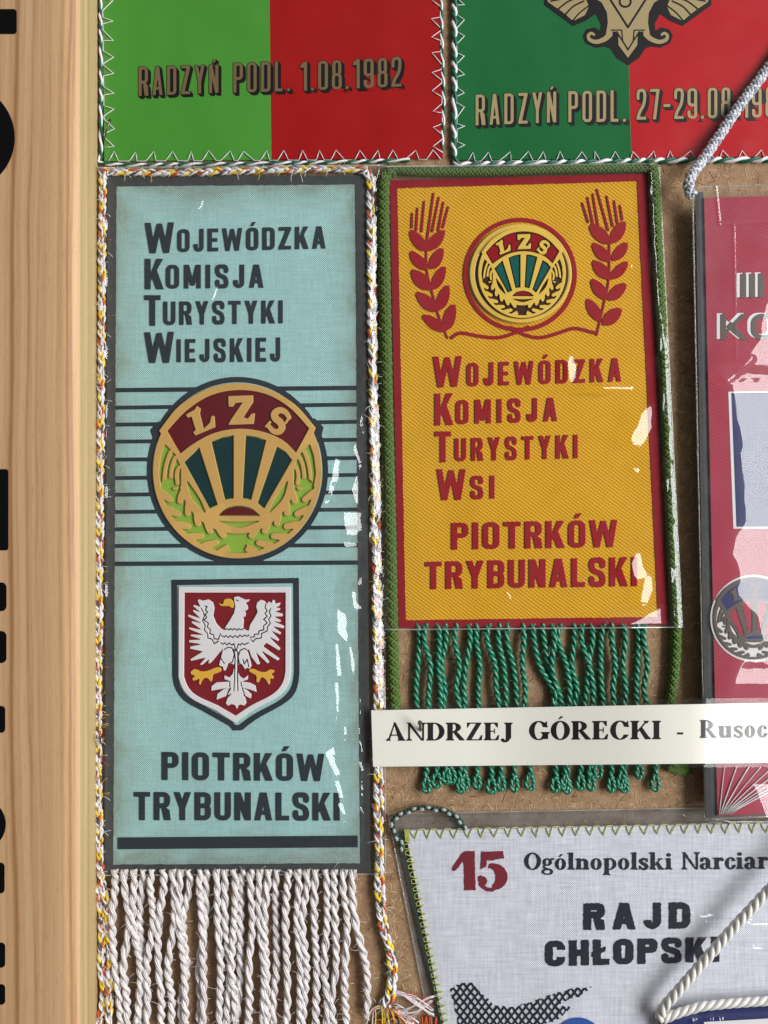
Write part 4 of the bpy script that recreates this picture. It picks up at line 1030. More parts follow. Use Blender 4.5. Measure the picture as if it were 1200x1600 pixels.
film('plastic_sleeve', 'clear crinkled plastic sleeve round the long pale blue pennant', [(150, 262), (600, 258), (602, 1366), (146, 1368)], blue_sleeve, nx=260, ny=560)

# ------------------------------------------------------------------ yellow pennant
yp = thing('pennant', 'yellow twill pennant with red border, wheat ears, small round badge and green fringe', 'pennant', 825, 630, 0, PENN)
YO = [(609, 282), (1011, 271), (1045, 976), (623, 981)]; YI = [(621, 294), (995, 283), (1028, 964), (634, 969)]
HY = 1.3
relief('cloth', [polyloop(*YO)], .5, HY - .5, M['yellow'], yp, .05)
relief('border', rough_ring(YO, YI), HY + .01, .15, M['red_print'], yp, .04)
YG = (.5, .19)
YL = [line('W', 676, 722, 557, 556, 606, 604, (.5, .175)), line('OJEWÓDZKA', 729, 971, 567, 559, 604, 596, YG, .2), line('K', 679, 708, 615, 614, 665, 664), line('OMISJA', 712, 871, 625, 621, 663, 658, YG, .22),
      line('T', 679, 705, 674, 674, 723, 722), line('URYSTYKI', 710, 903, 685, 679, 721, 716, YG, .2), line('W', 682, 728, 733, 733, 782, 781, (.5, .175)), line('SI', 735, 773, 744, 743, 780, 779, YG, .24),
      line('PIOTRKÓW', 705, 965, 817, 812, 859, 855, (.56, .2), .12), line('TRYBUNALSKI', 664, 996, 878, 870, 921, 916, (.56, .2), .12)]
words(yp, YL, HY + .02, M['red_flock'], .3, .14)
def z1(pts): return np.array([(590 + x / 2.4, 240 + y / 2.4) for x, y in pts], float)
ears = [dict(awn=[((128, 275), (130, 225)), ((145, 285), (150, 205)), ((165, 290), (175, 180)), ((183, 345), (210, 150)), ((205, 290), (230, 165)), ((228, 285), (247, 183)), ((245, 275), (265, 200))],
             leaf=[[(120, 285), (130, 330), (160, 360), (183, 362), (175, 325), (150, 300)], [(250, 285), (205, 310), (185, 350), (190, 365), (230, 345), (247, 310)],
                   [(122, 365), (130, 405), (160, 430), (187, 435), (178, 400), (150, 378)], [(245, 350), (205, 380), (190, 430), (225, 425), (243, 390)],
                   [(125, 435), (137, 480), (165, 505), (200, 510), (190, 470), (160, 445)], [(253, 420), (215, 450), (200, 510), (235, 495), (252, 455)],
                   [(142, 518), (160, 560), (185, 585), (222, 592), (212, 555), (180, 530)], [(265, 488), (228, 530), (220, 590), (255, 570), (268, 530)],
                   [(165, 605), (190, 640), (215, 660), (255, 668), (240, 635), (205, 612)], [(288, 560), (250, 600), (250, 665), (280, 645), (292, 605)]],
             stem=[(183, 340), (185, 440), (205, 520), (230, 610), (262, 690)]),
        dict(awn=[((790, 255), (768, 185)), ((810, 270), (788, 165)), ((828, 275), (808, 152)), ((865, 285), (823, 135)), ((882, 270), (860, 160)), ((900, 258), (888, 178)), ((918, 245), (910, 195))],
             leaf=[[(793, 265), (810, 310), (845, 335), (870, 335), (862, 300), (835, 275)], [(928, 250), (885, 280), (872, 335), (905, 325), (927, 290)],
                   [(803, 335), (820, 380), (845, 400), (872, 402), (865, 370), (835, 345)], [(935, 330), (895, 355), (875, 402), (915, 390), (935, 360)],
                   [(805, 400), (818, 445), (845, 465), (868, 468), (862, 430), (835, 410)], [(935, 402), (890, 430), (870, 470), (910, 460), (935, 425)],
                   [(800, 470), (810, 515), (835, 540), (858, 545), (855, 505), (830, 482)], [(930, 485), (885, 500), (858, 548), (900, 545), (928, 510)],
                   [(783, 545), (790, 590), (815, 620), (838, 628), (835, 585), (805, 555)], [(915, 578), (865, 590), (838, 640), (880, 640), (908, 610)]],
             stem=[(870, 330), (868, 470), (850, 560), (822, 680)])]
for e in ears:
    def fn(X, Y):
        d = caps(X, Y, spl(e['stem'], 5), 4.2)
        for a, b in e['awn']: d = U(d, caps(X, Y, [a, b], [5.2, 4.2]))
        for l in e['leaf']:
            d = U(d, poly(X, Y, chaikin(l, 1)) - 4.6)
        return d
    xs = [p[0] for l in e['leaf'] for p in l]
    relief('wheat_ear', [z1(l) for l in outline(fn, (min(xs) - 30, 120, max(xs) + 30, 705), 2.4)], HY + .02, .3, M['red_flock'], yp, .13)
ringf = lambda X, Y: U(np.abs(ell(X, Y, 534, 454, 206, 206)) - 8, caps(X, Y, spl([(278, 690), (310, 672), (380, 684), (450, 690), (510, 674), (565, 650)], 6), 6.5), caps(X, Y, spl([(500, 652), (550, 678), (610, 690), (680, 672), (740, 655), (815, 672)], 6), 6.5))
relief('ring_and_ribbon', [z1(l) for l in outline(ringf, (260, 230, 830, 705), 2.4)], HY + .02, .3, M['red_flock'], yp, .13)
badge_map = lambda l: np.stack([710 + (604 + (l[:, 0] - 603) * .742) / 5.714, 320 + (607 + (l[:, 1] - 622) * .735) / 5.714], -1)
bd = lambda X, Y: ell(X, Y, 592, 612, 458, 442)
def bz(pts): return np.stack([710 + pts[:, 0] / 5.714, 320 + pts[:, 1] / 5.714], -1)
badge = relief('badge', [bz(l) for l in outline(lambda X, Y: sub(bd(X, Y), np.maximum(ell(X, Y, 600, 615, 415, 400), -ell(X, Y, 600, 615, 393, 378)) + np.where(Y < 420, 60, 0)), (120, 150, 1070, 1080), 6)], HY + .15, .85, M['badge_gold'], yp, .3)
relief('badge_ground', [bz(l) for l in outline(lambda X, Y: bd(X, Y) + 20, (120, 150, 1070, 1080), 6)], HY + .1, .72, M['badge_brown'], badge)
eb = emblem(yp, badge_map, HY + 1.0, dict(gold=M['badge_gold'], ground=M['badge_brown'], banner=M['badge_red'], ray=M['badge_teal'], sun=M['badge_red']), th=.45, step=6.5, dark=M['badge_brown'], name='badge_emblem', bev=.1)
# green fringe, looped ends below the name strip
GT = [175, 205, 250, 275, 320, 365, 397, 440, 480, 515, 567, 605, 640, 680, 707, 760, 790, 825, 870, 900, 945, 998, 1022]
GM = [172, 215, 262, 272, 330, 352, 402, 478, 505, 546, 575, 690, 715, 684, 745, 765, 832, 802, 872, 912, 950, 998, 1035]
GE = [207, 245, 282, 300, 335, 350, 397, 450, 487, 537, 595, 690, 727, 735, 785, 825, 850, 828, 900, 938, 950, 1005, 1065]
r5 = np.random.default_rng(5)
for k, (a, b, c) in enumerate(zip(GT, GM, GE)):
    xa, xb, xc = 580 + a / 2.4, 580 + b / 2.4, 580 + c / 2.4
    h = [1.2, 2.0, 1.5][k % 3]; ye = 1228 + 10 * r5.random()
    if c in (282, 300): ye = 1222
    if c in (850, 828, 1005): ye = 1212 + 4 * r5.random()
    w = lambda s=4: (r5.random() - .5) * s * 1.7
    mb = MB()
    pts = [(xa, 974, 1.0), (xa + w(), 1000, h), (xa * .6 + xb * .4 + w(6), 1040, h), (xa * .2 + xb * .8 + w(5), 1075, h), (xb, 1104, h), (xb * .5 + xc * .5, 1150, 1.2), (xc, 1196, 1.1), (xc + w(2), ye - 22, 1.2)]
    twisted(mb, pts, 2.4, 2.9, 2, 23 + 4 * r5.random(), [0], 7, 1.5, k * 1.7, .3)
    fuzz(mb, pts[:5], 7, 6, 200 + k, length=10)
    # teardrop loop
    wd = 4.3 + 1.6 * r5.random(); tt = np.linspace(-.15, 2 * np.pi + .15, 30)
    lx = xc + wd * np.sin(tt) * (1 - .35 * np.cos(tt)); ly = ye - 10 + -11 * np.cos(tt)
    lp = np.stack([lx, ly, 1.3 + .5 * np.sin(tt / 2)], -1)
    twisted(mb, lp, 1.4, 2.5, 2, 17, [0], 7, 1.2, k)
    mb.build('fringe_strand', M['t_green'], yp)
# olive braided cord
mb = MB()
braid(mb, [(617, 268, 2.0), (605, 272, 2.0), (599, 300, 2.1), (601, 450, 2.1), (605, 650, 2.1), (609, 800, 2.1), (612, 950, 2.0), (614, 1040, 1.9), (617, 1104, 1.8), (622, 1160, 1.2)], 6.8, 6, 44, [0, 1], 2.6, 1.8)
mb.build('braided_cord', [M['t_olive'], M['t_olive2']], yp)
mb = MB()
braid(mb, [(606, 262, 2.2), (650, 268, 2.0), (760, 268, 2.0), (880, 264, 2.0), (1010, 262, 2.0), (1022, 264, 2.2)], 5.2, 6, 38, [0, 1], 2.1, 1.8)
braid(mb, [(1014, 258, 2.0), (1021, 275, 2.0), (1027, 400, 2.0), (1036, 550, 2.0), (1043, 700, 2.0), (1050, 860, 2.0), (1056, 980, 2.0), (1053, 1050, 1.9), (1046, 1104, 1.6), (1044, 1150, 1.2), (1050, 1196, 1.0)], 6.2, 6, 42, [0, 1], 2.4, 1.8)
mb.build('braided_cord', [M['t_olive'], M['t_olive2']], yp)
mb = MB()
for j in range(90):
    k = np.linspace(0, 1, 5); L = 18 + 26 * r5.random(); y0_ = 1196 + 8 * r5.random()
    tube(mb, PA(1040 + L * k, y0_ + 8 * np.sin(j) * k, .8 + .6 * r5.random()), S * .8, 4, 0)
mb.build('frayed_cord_end', M['t_olive'], yp)
nD, nE, nF = VNoise(31), VNoise(32), VNoise(33)
def yellow_sleeve(px, py, u, v):
    h = 2.35 + .2 * nD(px / 160, py / 150) + .08 * nE(px / 55, py / 60)
    re = 1064 - (980 - py) * .05
    right = np.clip((re - px) / 14, 0, 1); left = np.clip((px - 590 - (py - 262) * .01) / 14, 0, 1)
    xc = 1021 + (py - 275) * .05
    h = h + np.exp(-((px - xc) / 13) ** 2) * 1.8 * (.85 + .3 * nF(px / 10, py / 20)) + np.exp(-((px - 601 - (py - 262) * .012) / np.where(px > 601 + (py - 262) * .012, 70, 13)) ** 2) * 1.9 + np.exp(-((py - 268) / 12) ** 2) * 1.6 * np.clip((re - px) / 30, 0, 1)
    cr = np.exp(-((px - xc - 4) / 17) ** 2) * np.clip((py - 420) / 130, .15, 1)
    h = h + cr * (.34 * nD(px / 21, py / 30) + .10 * nE(px / 9, py / 14))
    h1 = .4 + (h - .4) * (left * (2 - left)) * (right * (2 - right))
    hr = 4.15 - need(px) * .2 * (px - xc + 3) + .24 * nF(px / 20 + 3, py / 24) + .05 * nE(px / 8, py / 11)
    wr = np.clip((px - xc + 4) / 6, 0, 1) * np.clip((py - 420) / 120, 0, 1); h = h1 * (1 - wr) + hr * wr
    for p, w, A in [([(790, 925), (796, 935)], 4, .3), ([(938, 683), (946, 682)], 4, .3), ([(868, 400), (876, 396)], 4, .25), ([(975, 420), (985, 416)], 4, .3)]: h = h + ridge(px, py, p, w, A)
    T_ = [[(600, 946, 947), (604, 942, 992), (609, 942, 990), (611, 950, 960)], [(634, 1014, 1028), (648, 1003, 1027), (668, 993, 1021), (686, 986, 1012), (696, 990, 1004), (700, 996, 998)],
          [(730, 990, 1000), (736, 992, 1001), (740, 996, 997)], [(864, 992, 1000), (880, 986, 1006), (900, 988, 1012), (914, 998, 1008), (918, 1002, 1004)], [(900, 1012, 1018), (922, 1003, 1020), (940, 1000, 1014), (950, 1004, 1006)],
          [(946, 1036, 1048), (960, 1010, 1048), (974, 985, 1046), (982, 985, 1040)], [(556, 890, 896), (572, 885, 900), (592, 886, 897), (598, 890, 892)]]
    for r_ in T_: h = h + tent(px + 3.0 * nE(px / 60, py / 17) + .8 * nF(px / 30, py / 8), py, r_)
    return h
film('plastic_sleeve', 'clear plastic sleeve with crumpled right edge round the yellow pennant', [(592, 260), (1030, 256), (1066, 980), (600, 984)], yellow_sleeve, nx=260, ny=420)

# ------------------------------------------------------------------ two glossy green and red pennants along the top
HT = 1.0
def two_tone(label, quad, split, mats, seed):
    root = thing('pennant', label, 'pennant', (quad[2][0] + quad[3][0]) / 2, 100, 0, PENN)
    TL, TR, BR, BLc = quad
    relief('cloth', [polyloop(TL, split[0], split[1], BLc)], .3, HT - .3, M[mats[0]], root, .06)['label'] = 'green half'
    relief('cloth', [polyloop(split[0], TR, BR, split[1])], .3, HT - .3, M[mats[1]], root, .06)['label'] = 'red half'
    return root
g1 = two_tone('glossy light green and dark red pennant with white zigzag seam and one-day 1982 date', [(158, -160), (684, -160), (692, 247), (163, 252)], [(419.5, -160), (424, 249)], ('v_green', 'v_red'), 1)
GC = (.34, .108); SHD = (.1, -.09)
def shadowed(root, s, quad, ink, track=.15):
    m = relief('lettering', text(s, 'g', GC, quad, track, .3), HT + .08, .1, M[ink], root, .02)
    # the dark drop edge is drawn with the same advance widths
    x = 0; items = []
    for ch in s:
        if ch == ' ': x += .3; continue
        L, w = glyph('g', ch, GC, SHD); items.append((x, L)); x += w + track
    W = x - track; qm = quadmap(quad)
    relief('letter_edge', [qm((l[:, 0] + ox) / W, l[:, 1]) for ox, L in items for l in L], HT + .01, .06, M['ink'], root)
def q4(x0, x1, t0, t1, b0, b1): return [(x0, t0), (x1, t1), (x1, b1), (x0, b0)]
shadowed(g1, 'RADZYŃ', q4(216.5, 341, 104.5, 101, 150, 145), 'bronze', .17); shadowed(g1, 'PODL.', q4(364.5, 453, 98.5, 95, 145, 142), 'bronze', .16); shadowed(g1, '1.08.1982', q4(468.5, 627, 97, 89, 142, 135), 'bronze', .13)
for a, b, n, sd in (((176, 0), (163, 0), 0, 0),): pass
mb = MB(); zigzag(mb, (158.5, -150), (163, 240), 14, 16, -1, HT + .2, .75, .35, 1); zigzag(mb, (166, 252), (690, 249), 18, 15, -1, HT + .2, .75, .35, 2); zigzag(mb, (692, 240), (685, -150), 14, 15, -1, HT + .2, .75, .35, 3)
mb.build('stitching', M['t_white'], g1)
mb = MB(); twisted(mb, [(155, -160, .9), (157, 0, .9), (158, 120, .9), (158, 235, .9), (166, 256, .9), (300, 257, .9), (500, 254, .9), (640, 250, .9)], 1.5, 1.9, 2, 32, [0, 1], 7, 2.0, .3, .9)
twisted(mb, [(690, 235, .7), (693, 160, .7), (690, 60, .7), (686, -160, .7)], 1.6, 1.9, 2, 30, [0, 1], 6, 2.0)
mb.build('edge_cord', [M['t_white'], M['t_dgreen']], g1)
g2 = two_tone('glossy deep green and bright red pennant with black and gold crest point above its date', [(712, -160), (1460, -160), (1462, 242), (713, 250)], [(976, -160), (986.5, 247)], ('v_dgreen', 'v_red2'), 2)
shadowed(g2, 'RADZYŃ', q4(743, 869, 148, 143, 196, 191), 'bronze2', .17); shadowed(g2, 'PODL.', q4(888, 978, 142.5, 140.5, 191, 190), 'bronze2', .16); shadowed(g2, '27-29.08.198', q4(994.5, 1211, 139.5, 135, 187, 183), 'bronze2', .13)
mb = MB(); zigzag(mb, (713, -150), (714, 240), 14, 12, -1, HT + .2, .75, .35, 4); zigzag(mb, (722, 252), (1400, 247), 24, 14, -1, HT + .2, .75, .35, 5)
mb.build('stitching', M['t_white'], g2)
mb = MB(); twisted(mb, [(711, -160, .9), (710, 0, .9), (710, 150, .9), (709, 235, .9), (716, 257, .9), (740, 257, .9), (900, 254, .9), (1050, 251, .9), (1420, 247, .9)], 2.4, 2.8, 2, 31, [0, 1], 7, 2.0, 1.0, .9)
mb.build('edge_cord', [M['t_white'], M['t_dgreen']], g2)
# crest: black ground with gold relief (drawing units = zoom x3, origin 800,0)
def z3(pts): return np.stack([800 + pts[:, 0] / 3, pts[:, 1] / 3], -1)
CB = [(545, 300), (592, 268), (622, 222), (650, 212), (695, 218), (738, 198), (749, 168), (735, 142), (700, 133), (668, 152), (664, 112), (690, 62), (700, 62), (742, 92), (800, 116), (862, 70), (930, 20), (932, -120)]
CB = np.array(CB + [(1086 - x, y) for x, y in CB[::-1][:-1]])
def crest_gold(X, Y):
    XX = 543 + np.abs(X - 543)
    body = poly(XX, Y, [(400, -120), (700, -120), (690, 0), (668, 14), (644, 60), (640, 105), (650, 165), (668, 188), (640, 190), (615, 172), (612, 150), (592, 152), (590, 212), (546, 272), (400, 272)])
    curl = U(caps(XX, Y, spl([(628, 160), (650, 182), (690, 196), (722, 186), (728, 166), (715, 155), (702, 162)], 6), np.linspace(16, 9, len(spl([(628, 160), (650, 182), (690, 196), (722, 186), (728, 166), (715, 155), (702, 162)], 6)))))
    horn = poly(XX, Y, [(722, 30), (748, -30), (800, -120), (925, -120), (922, 10), (852, 58), (800, 102), (742, 72)])
    d = U(body, curl, horn)
    cut = U(caps(XX, Y, [(650, -40), (543, 128)], 5), caps(XX, Y, [(595, 150), (543, 232)], 3.5), caps(XX, Y, [(572, 141), (622, 141)], 3), caps(XX, Y, [(572, 141), (568, 190), (543, 235)], 3),
            caps(XX, Y, spl([(728, 28), (770, 60), (800, 95)], 5), 3.5), caps(XX, Y, spl([(750, 5), (800, 30), (838, 70)], 5), 4), caps(XX, Y, spl([(765, -15), (820, 5), (868, 40)], 5), 4), caps(XX, Y, spl([(800, -30), (860, -5), (905, 5)], 5), 4),
            caps(XX, Y, [(690, 10), (660, 30), (645, 70)], 3), np.abs(ell(X, Y, 530, 8, 26, 24)) - 5)
    return sub(d + 3, cut)
cr_ = relief('crest', [z3(l) for l in outline(lambda X, Y: poly(X, Y, CB.astype(float)) - 5, (110, -118, 980, 320), 3.2)], HT + .01, .08, M['ink'], g2)
relief('crest_relief', [z3(l) for l in outline(crest_gold, (120, -118, 970, 300), 3.2)], HT + .1, .1, M['bronze2'], cr_, .03)

# ------------------------------------------------------------------ red pennant at the right, lifted off the board, with silver hanging cord
HR = 6.0
rp = thing('pennant', 'faded red pennant with III KO lettering in a loose sleeve, silver cord at its corner', 'pennant', 1290, 780, 0, PENN)
relief('cloth', [polyloop((1100, 309), (1460, 300), (1490, 1258), (1121, 1275))], HR - .8, .8, M['redcloth'], rp, .06)
relief('shade_strip', [polyloop((1087, 300), (1099, 300), (1120, 1277), (1103, 1277))], HR - .9, .3, M['slate_worn'], rp)  # dark strip standing in for the shade along the sleeve margin
def two_edge(s, quad, args, track, off=(-.10, .02)):
    relief('lettering', text(s, 'g', args, quad, track), HR + .08, .12, M['darkbronze'], rp, .03)
    q2 = [(x - 6.0, y - 1.5) for x, y in quad]
    relief('letter_white_edge', text(s, 'g', args, q2, track), HR + .01, .05, M['white_p'], rp)  # white printed edge, offset left of the dark letters
two_edge('III', q4(1157, 1194, 428, 427, 466, 465), (.9, .26), .14)
two_edge('KO', q4(1126, 1213, 491, 490, 531, 530), (.92, .2), .12)
relief('panel_edge', [polyloop((1138, 612), (1300, 610), (1302, 826), (1146, 826))], HR + .01, .06, M['white_p'], rp)
relief('panel', [polyloop((1143, 614), (1300, 612), (1302, 823), (1151, 823))], HR + .08, .06, M['navy'], rp)
mp3 = lambda l: np.stack([1178 + (l[:, 0] - 603) * .1195, 966 + (l[:, 1] - 622) * .1175], -1)
relief('emblem_ring', [np.stack([1178 + 68 * np.cos(t_), 966 + 68 * np.sin(t_)], -1) for t_ in [np.linspace(0, 2 * np.pi, 90, endpoint=False)]], HR + .01, .06, M['white_p'], rp)
emblem(rp, mp3, HR + .06, dict(gold=M['darkbronze'], ground=M['white_p'], banner=M['navy'], ray=M['redcloth'], sun=M['navy']), th=.2, step=7.5, bev=.05)
# thin white lines fanning out near its lower end
for k in range(9):
    xa = 1124 + k * 2; xb = 1132 + k * 19
    mb = MB(); kk = np.linspace(0, 1, 8)
    tube(mb, PA(xa + (xb - xa) * kk ** 1.1, 1272 - 74 * kk, HR + .25 + 0 * kk), S * (0.7 + .2 * (k % 3)), 5, 0); mb.build('white_line', M['t_white'], rp)
mb = MB()
braid(mb, [(1083, 306, HR), (1076, 296, HR + .6), (1079, 277, HR + 1.5), (1098, 250, 5.0), (1128, 206, 3.4), (1162, 156, 2.8), (1200, 106, 2.6), (1290, -20, 2.6), (1400, -160, 2.6)], 5.8, 5, 34, [0, 0, 1], 2.5, 1.6)
mb.build('hanging_cord', [M['t_silver'], M['t_grey']], rp)
nG, nH, nI = VNoise(41), VNoise(42), VNoise(43)
def red_sleeve(px, py, u, v):
    x = px - 1083 - (py - 290) * .02
    h = HR + 1.0 + .2 * nG(px / 120, py / 160)
    edge = np.clip(x / 10, 0, 1); h = (HR - .9) + (h - HR + .9) * edge * (2 - edge)
    # loose pocket: its face tilts towards the window in wavy lobes
    kx = np.array([(290, 1232), (430, 1216), (480, 1198), (530, 1186), (568, 1162), (588, 1130), (600, 1146), (640, 1152), (700, 1158), (760, 1167), (815, 1164), (836, 1152), (865, 1145), (890, 1152), (930, 1157), (960, 1180), (1000, 1190), (1030, 1162), (1060, 1150), (1095, 1142), (1230, 1180), (1285, 1200)], float)
    xl = np.interp(py, kx[:, 0], kx[:, 1]) + 4 * nI(4.2, py / 21)
    strip = np.clip((py - 1070) / 26, 0, 1) * np.clip((1226 - py) / 26, 0, 1)
    up = np.clip((px - 1098) / np.maximum(xl - 1098, 8), 0, 1); up = up * up * (3 - 2 * up)
    far = np.clip((px - 1270) / 60, 0, 1)
    h = h + (4.2 * up - np.clip(px - xl, 0, None) * .2 * (.225 * (1 - far) + 0 * far) * (px < 1290)) * (1 - .95 * strip) * (px < 1290)
    h = h + (.10 * nI(px / 30, py / 40) + .035 * nH(px / 12, py / 18)) * np.clip((px - 1130) / 30, 0, 1)
    for p, w, A in [([(1128, 600), (1150, 585), (1175, 560)], 9, .7), ([(1120, 1180), (1136, 1192)], 7, .5), ([(1092, 704), (1094, 716)], 5, .5), ([(1100, 850), (1108, 850)], 4, .4), ([(1118, 292), (1124, 350)], 4, .3), ([(1124, 350), (1200, 348)], 4, .3), ([(1146, 350), (1150, 560)], 4, .25)]:
        h = h + ridge(px, py, p, w, A)
    return h + 5.0 * np.clip((px - xl) / 400, 0, 1) * 0
film('plastic_sleeve', 'shiny loose plastic sleeve bulging over the faded red pennant', [(1082, 292), (1460, 284), (1490, 1264), (1102, 1280)], red_sleeve, nx=340, ny=500, mat='film_hazy')

# ------------------------------------------------------------------ white linen pennant at the bottom
HW = 1.5
wp = thing('pennant', 'white linen pennant lettered RAJD CHŁOPSKI with red 15 and lime zigzag seam', 'pennant', 950, 1460, 0, PENN)
WQ = [(633, 1298), (1440, 1282), (1440, 1900), (752, 1900)]
relief('cloth', [polyloop(*WQ)], .5, HW - .5, M['linen'], wp, .06)
def d15(X, Y):
    one = poly(X, Y, [(708, 1361), (706, 1357), (722, 1333), (728, 1330), (742, 1330), (742, 1352), (743.5, 1391), (725.5, 1391), (725, 1350), (723, 1346), (712, 1361)])
    return one
def d5(X, Y):
    top = poly(X, Y, [(752, 1331), (786, 1330), (788, 1341), (768, 1345), (752, 1344)])
    st = poly(X, Y, [(752, 1331), (762, 1331), (760, 1354), (751, 1358)])
    bowl_ = sub(ell(X, Y, 770, 1370, 23.5, 21), ell(X, Y, 764, 1371, 10.5, 14.5), poly(X, Y, [(740, 1340), (766, 1340), (762, 1362), (757, 1366), (740, 1372)]), poly(X, Y, [(764, 1400), (770, 1384), (760, 1372), (740, 1400)]))
    return U(top, st, bowl_, ell(X, Y, 755, 1377, 6.2, 7.5), caps(X, Y, bez([(751, 1382), (758, 1391), (770, 1390.5)]), [3.0] * 8))
nr = VNoise(77)
relief('numerals', outline(lambda X, Y: U(d15(X, Y), d5(X, Y)) + .5 * nr(X / 3, Y / 3), (700, 1325, 800, 1396), .8), HW + .01, .18, M['maroon_ink'], wp, .05)
relief('lettering', text('RAJD', 'g', (.80, .29), q4(912, 1079, 1412, 1410, 1453.5, 1451), .3, rough=.012), HW + .01, .25, M['navy_ink'], wp, .07)
relief('lettering', text('CHŁOPSKI', 'g', (.72, .28), q4(852, 1124, 1470.5, 1464, 1510.5, 1503), .15, rough=.012), HW + .01, .25, M['navy_ink'], wp, .07)
SF = (.2, .075)
relief('lettering', text('Ogólnopolski', 's', SF, q4(819, 1051, 1333, 1332, 1359, 1359), .03, rough=.01), HW + .01, .2, M['navy_ink'], wp, .05)
relief('lettering', text('Narciarski', 's', SF, q4(1065, 1256, 1332, 1329, 1359, 1357), .03, rough=.01), HW + .01, .2, M['navy_ink'], wp, .05)
NETP = np.array([(705, 1546), (722, 1537), (738, 1538), (755, 1556), (772, 1573), (800, 1575), (830, 1568), (862, 1556), (890, 1547), (922, 1543), (905, 1556), (880, 1563), (868, 1572), (890, 1574), (872, 1592), (850, 1600), (830, 1640), (720, 1640), (716, 1590)], float)
def net(X, Y):
    nz_ = .9 * nr(X / 7, Y / 7)
    a = np.abs(((X * .80 + Y * .62 + nz_) / 9.2) % 1 - .5) * 9.2 - 1.75
    b = np.abs(((X * .80 - Y * .62 + nz_) / 9.2) % 1 - .5) * 9.2 - 1.75
    dens = -np.clip((Y - 1572) / 30, 0, 1) * .9 * 0
    return np.maximum(U(a, b), poly(X, Y, NETP) - 1.5 + 1.4 * nr(X / 4, Y / 4))
relief('net_print', outline(net, (700, 1530, 926, 1645), .9), HW + .01, .15, M['navy_ink'], wp, .04)
relief('blue_disc', [np.stack([903 + 40 * np.cos(t_), 1630 + 40 * np.sin(t_)], -1) for t_ in [np.linspace(0, 2 * np.pi, 80, endpoint=False)]], HW + .17, .1, M['blue_ink'], wp, .03)
mb = MB(); zigzag(mb, (636, 1296), (1440, 1281), 38, 15, 1, HW + .25, .8, .15, 8)
for j in range(4): tube(mb, PA([632 + j * 2, 634 + j * 2], [1296, 1314], [HW + .3] * 2), .8 * S, 5)
zigzag(mb, (752, 1890), (629, 1312), 52, 12, 1, HW + .25, .8, .35, 9)
mb.build('stitching', M['t_lime'], wp)
# dark chain-stitched cord: loop at the corner, then down the edge
chain = catmull([(727, 1296, 1.6), (718, 1281, 1.8), (700, 1268, 1.8), (678, 1263, 1.8), (655, 1262, 1.8), (630, 1270, 1.9), (615, 1280, 2.1), (614, 1297, 2.0), (622, 1310, 1.8), (630, 1330, 1.4), (660, 1470, 1.2), (690, 1600, 1.2), (750, 1890, 1.2)], 2.0)
mb = MB()
c_, n_, b_, s_ = frame_of(chain)
for k in range(3):
    a = 2 * np.pi * s_ / 17 + 2 * np.pi * k / 3
    thin = np.where(s_ < 185, 1.0, .55)
    tube(mb, c_ + S * 2.7 * thin[:, None] * (n_ * np.cos(a)[:, None] + b_ * np.sin(a)[:, None]), 1.5 * S * thin, 5, 0)
for i in range(0, int(s_[-1]), 11):
    j = int(np.searchsorted(s_, i)); j2 = min(j + 4, len(c_) - 1)
    if j2 - j < 3: continue
    side = 1.6 if (i // 11) % 2 else -1.6
    q = c_[j:j2 + 1] + S * side * n_[j:j2 + 1] + S * 1.4 * b_[j:j2 + 1] * -1
    q = q + np.array([0, -.0005, 0]); mid = np.array([.45, .9, 1, .9, .45][:len(q)]) if len(q) == 5 else .8
    if s_[j] < 185: tube(mb, q, mid * 2.9 * S, 7, 1)
mb.build('chain_cord', [M['t_chain'], M['t_paleblob']], wp)
nJ, nK = VNoise(51), VNoise(52)
def white_sleeve(px, py, u, v):
    h = 2.6 + .2 * nJ(px / 140, py / 110) + .07 * nK(px / 45, py / 50)
    e = np.clip(u * 60, 0, 1) * np.clip((1 - v) * 60, 0, 1); h = .5 + (h - .5) * e * (2 - e)
    for p, w, A in [([(732, 1393), (786, 1422)], 4, .3), ([(1000, 1457), (1004, 1462)], 4, .4)]: h = h + ridge(px, py, p, w, A)
    T_ = [[(1428, 1092, 1116), (1434, 1091, 1122), (1439, 1108, 1112)], [(1440, 1160, 1215), (1452, 1136, 1215), (1460, 1130, 1215), (1466, 1160, 1200)], [(1478, 1185, 1200), (1482, 1174, 1200), (1485, 1176, 1180)], [(1440, 1128, 1140), (1448, 1130, 1146), (1452, 1134, 1138)], [(1281, 1040, 1048), (1288, 1044, 1056), (1292, 1052, 1060)], [(1283, 1062, 1068), (1290, 1066, 1074), (1292, 1070, 1071)], [(1276, 1105, 1150), (1283, 1110, 1215), (1288, 1150, 1215)]]
    for r_ in T_: h = h + tent(px, py + 2.0 * nK(px / 22, py / 60), r_)
    return h
film('plastic_sleeve', 'thin clear sleeve over the white linen pennant, rim showing above it', [(606, 1272), (1440, 1256), (1440, 1900), (730, 1900)], white_sleeve, nx=300, ny=230, back=.3)

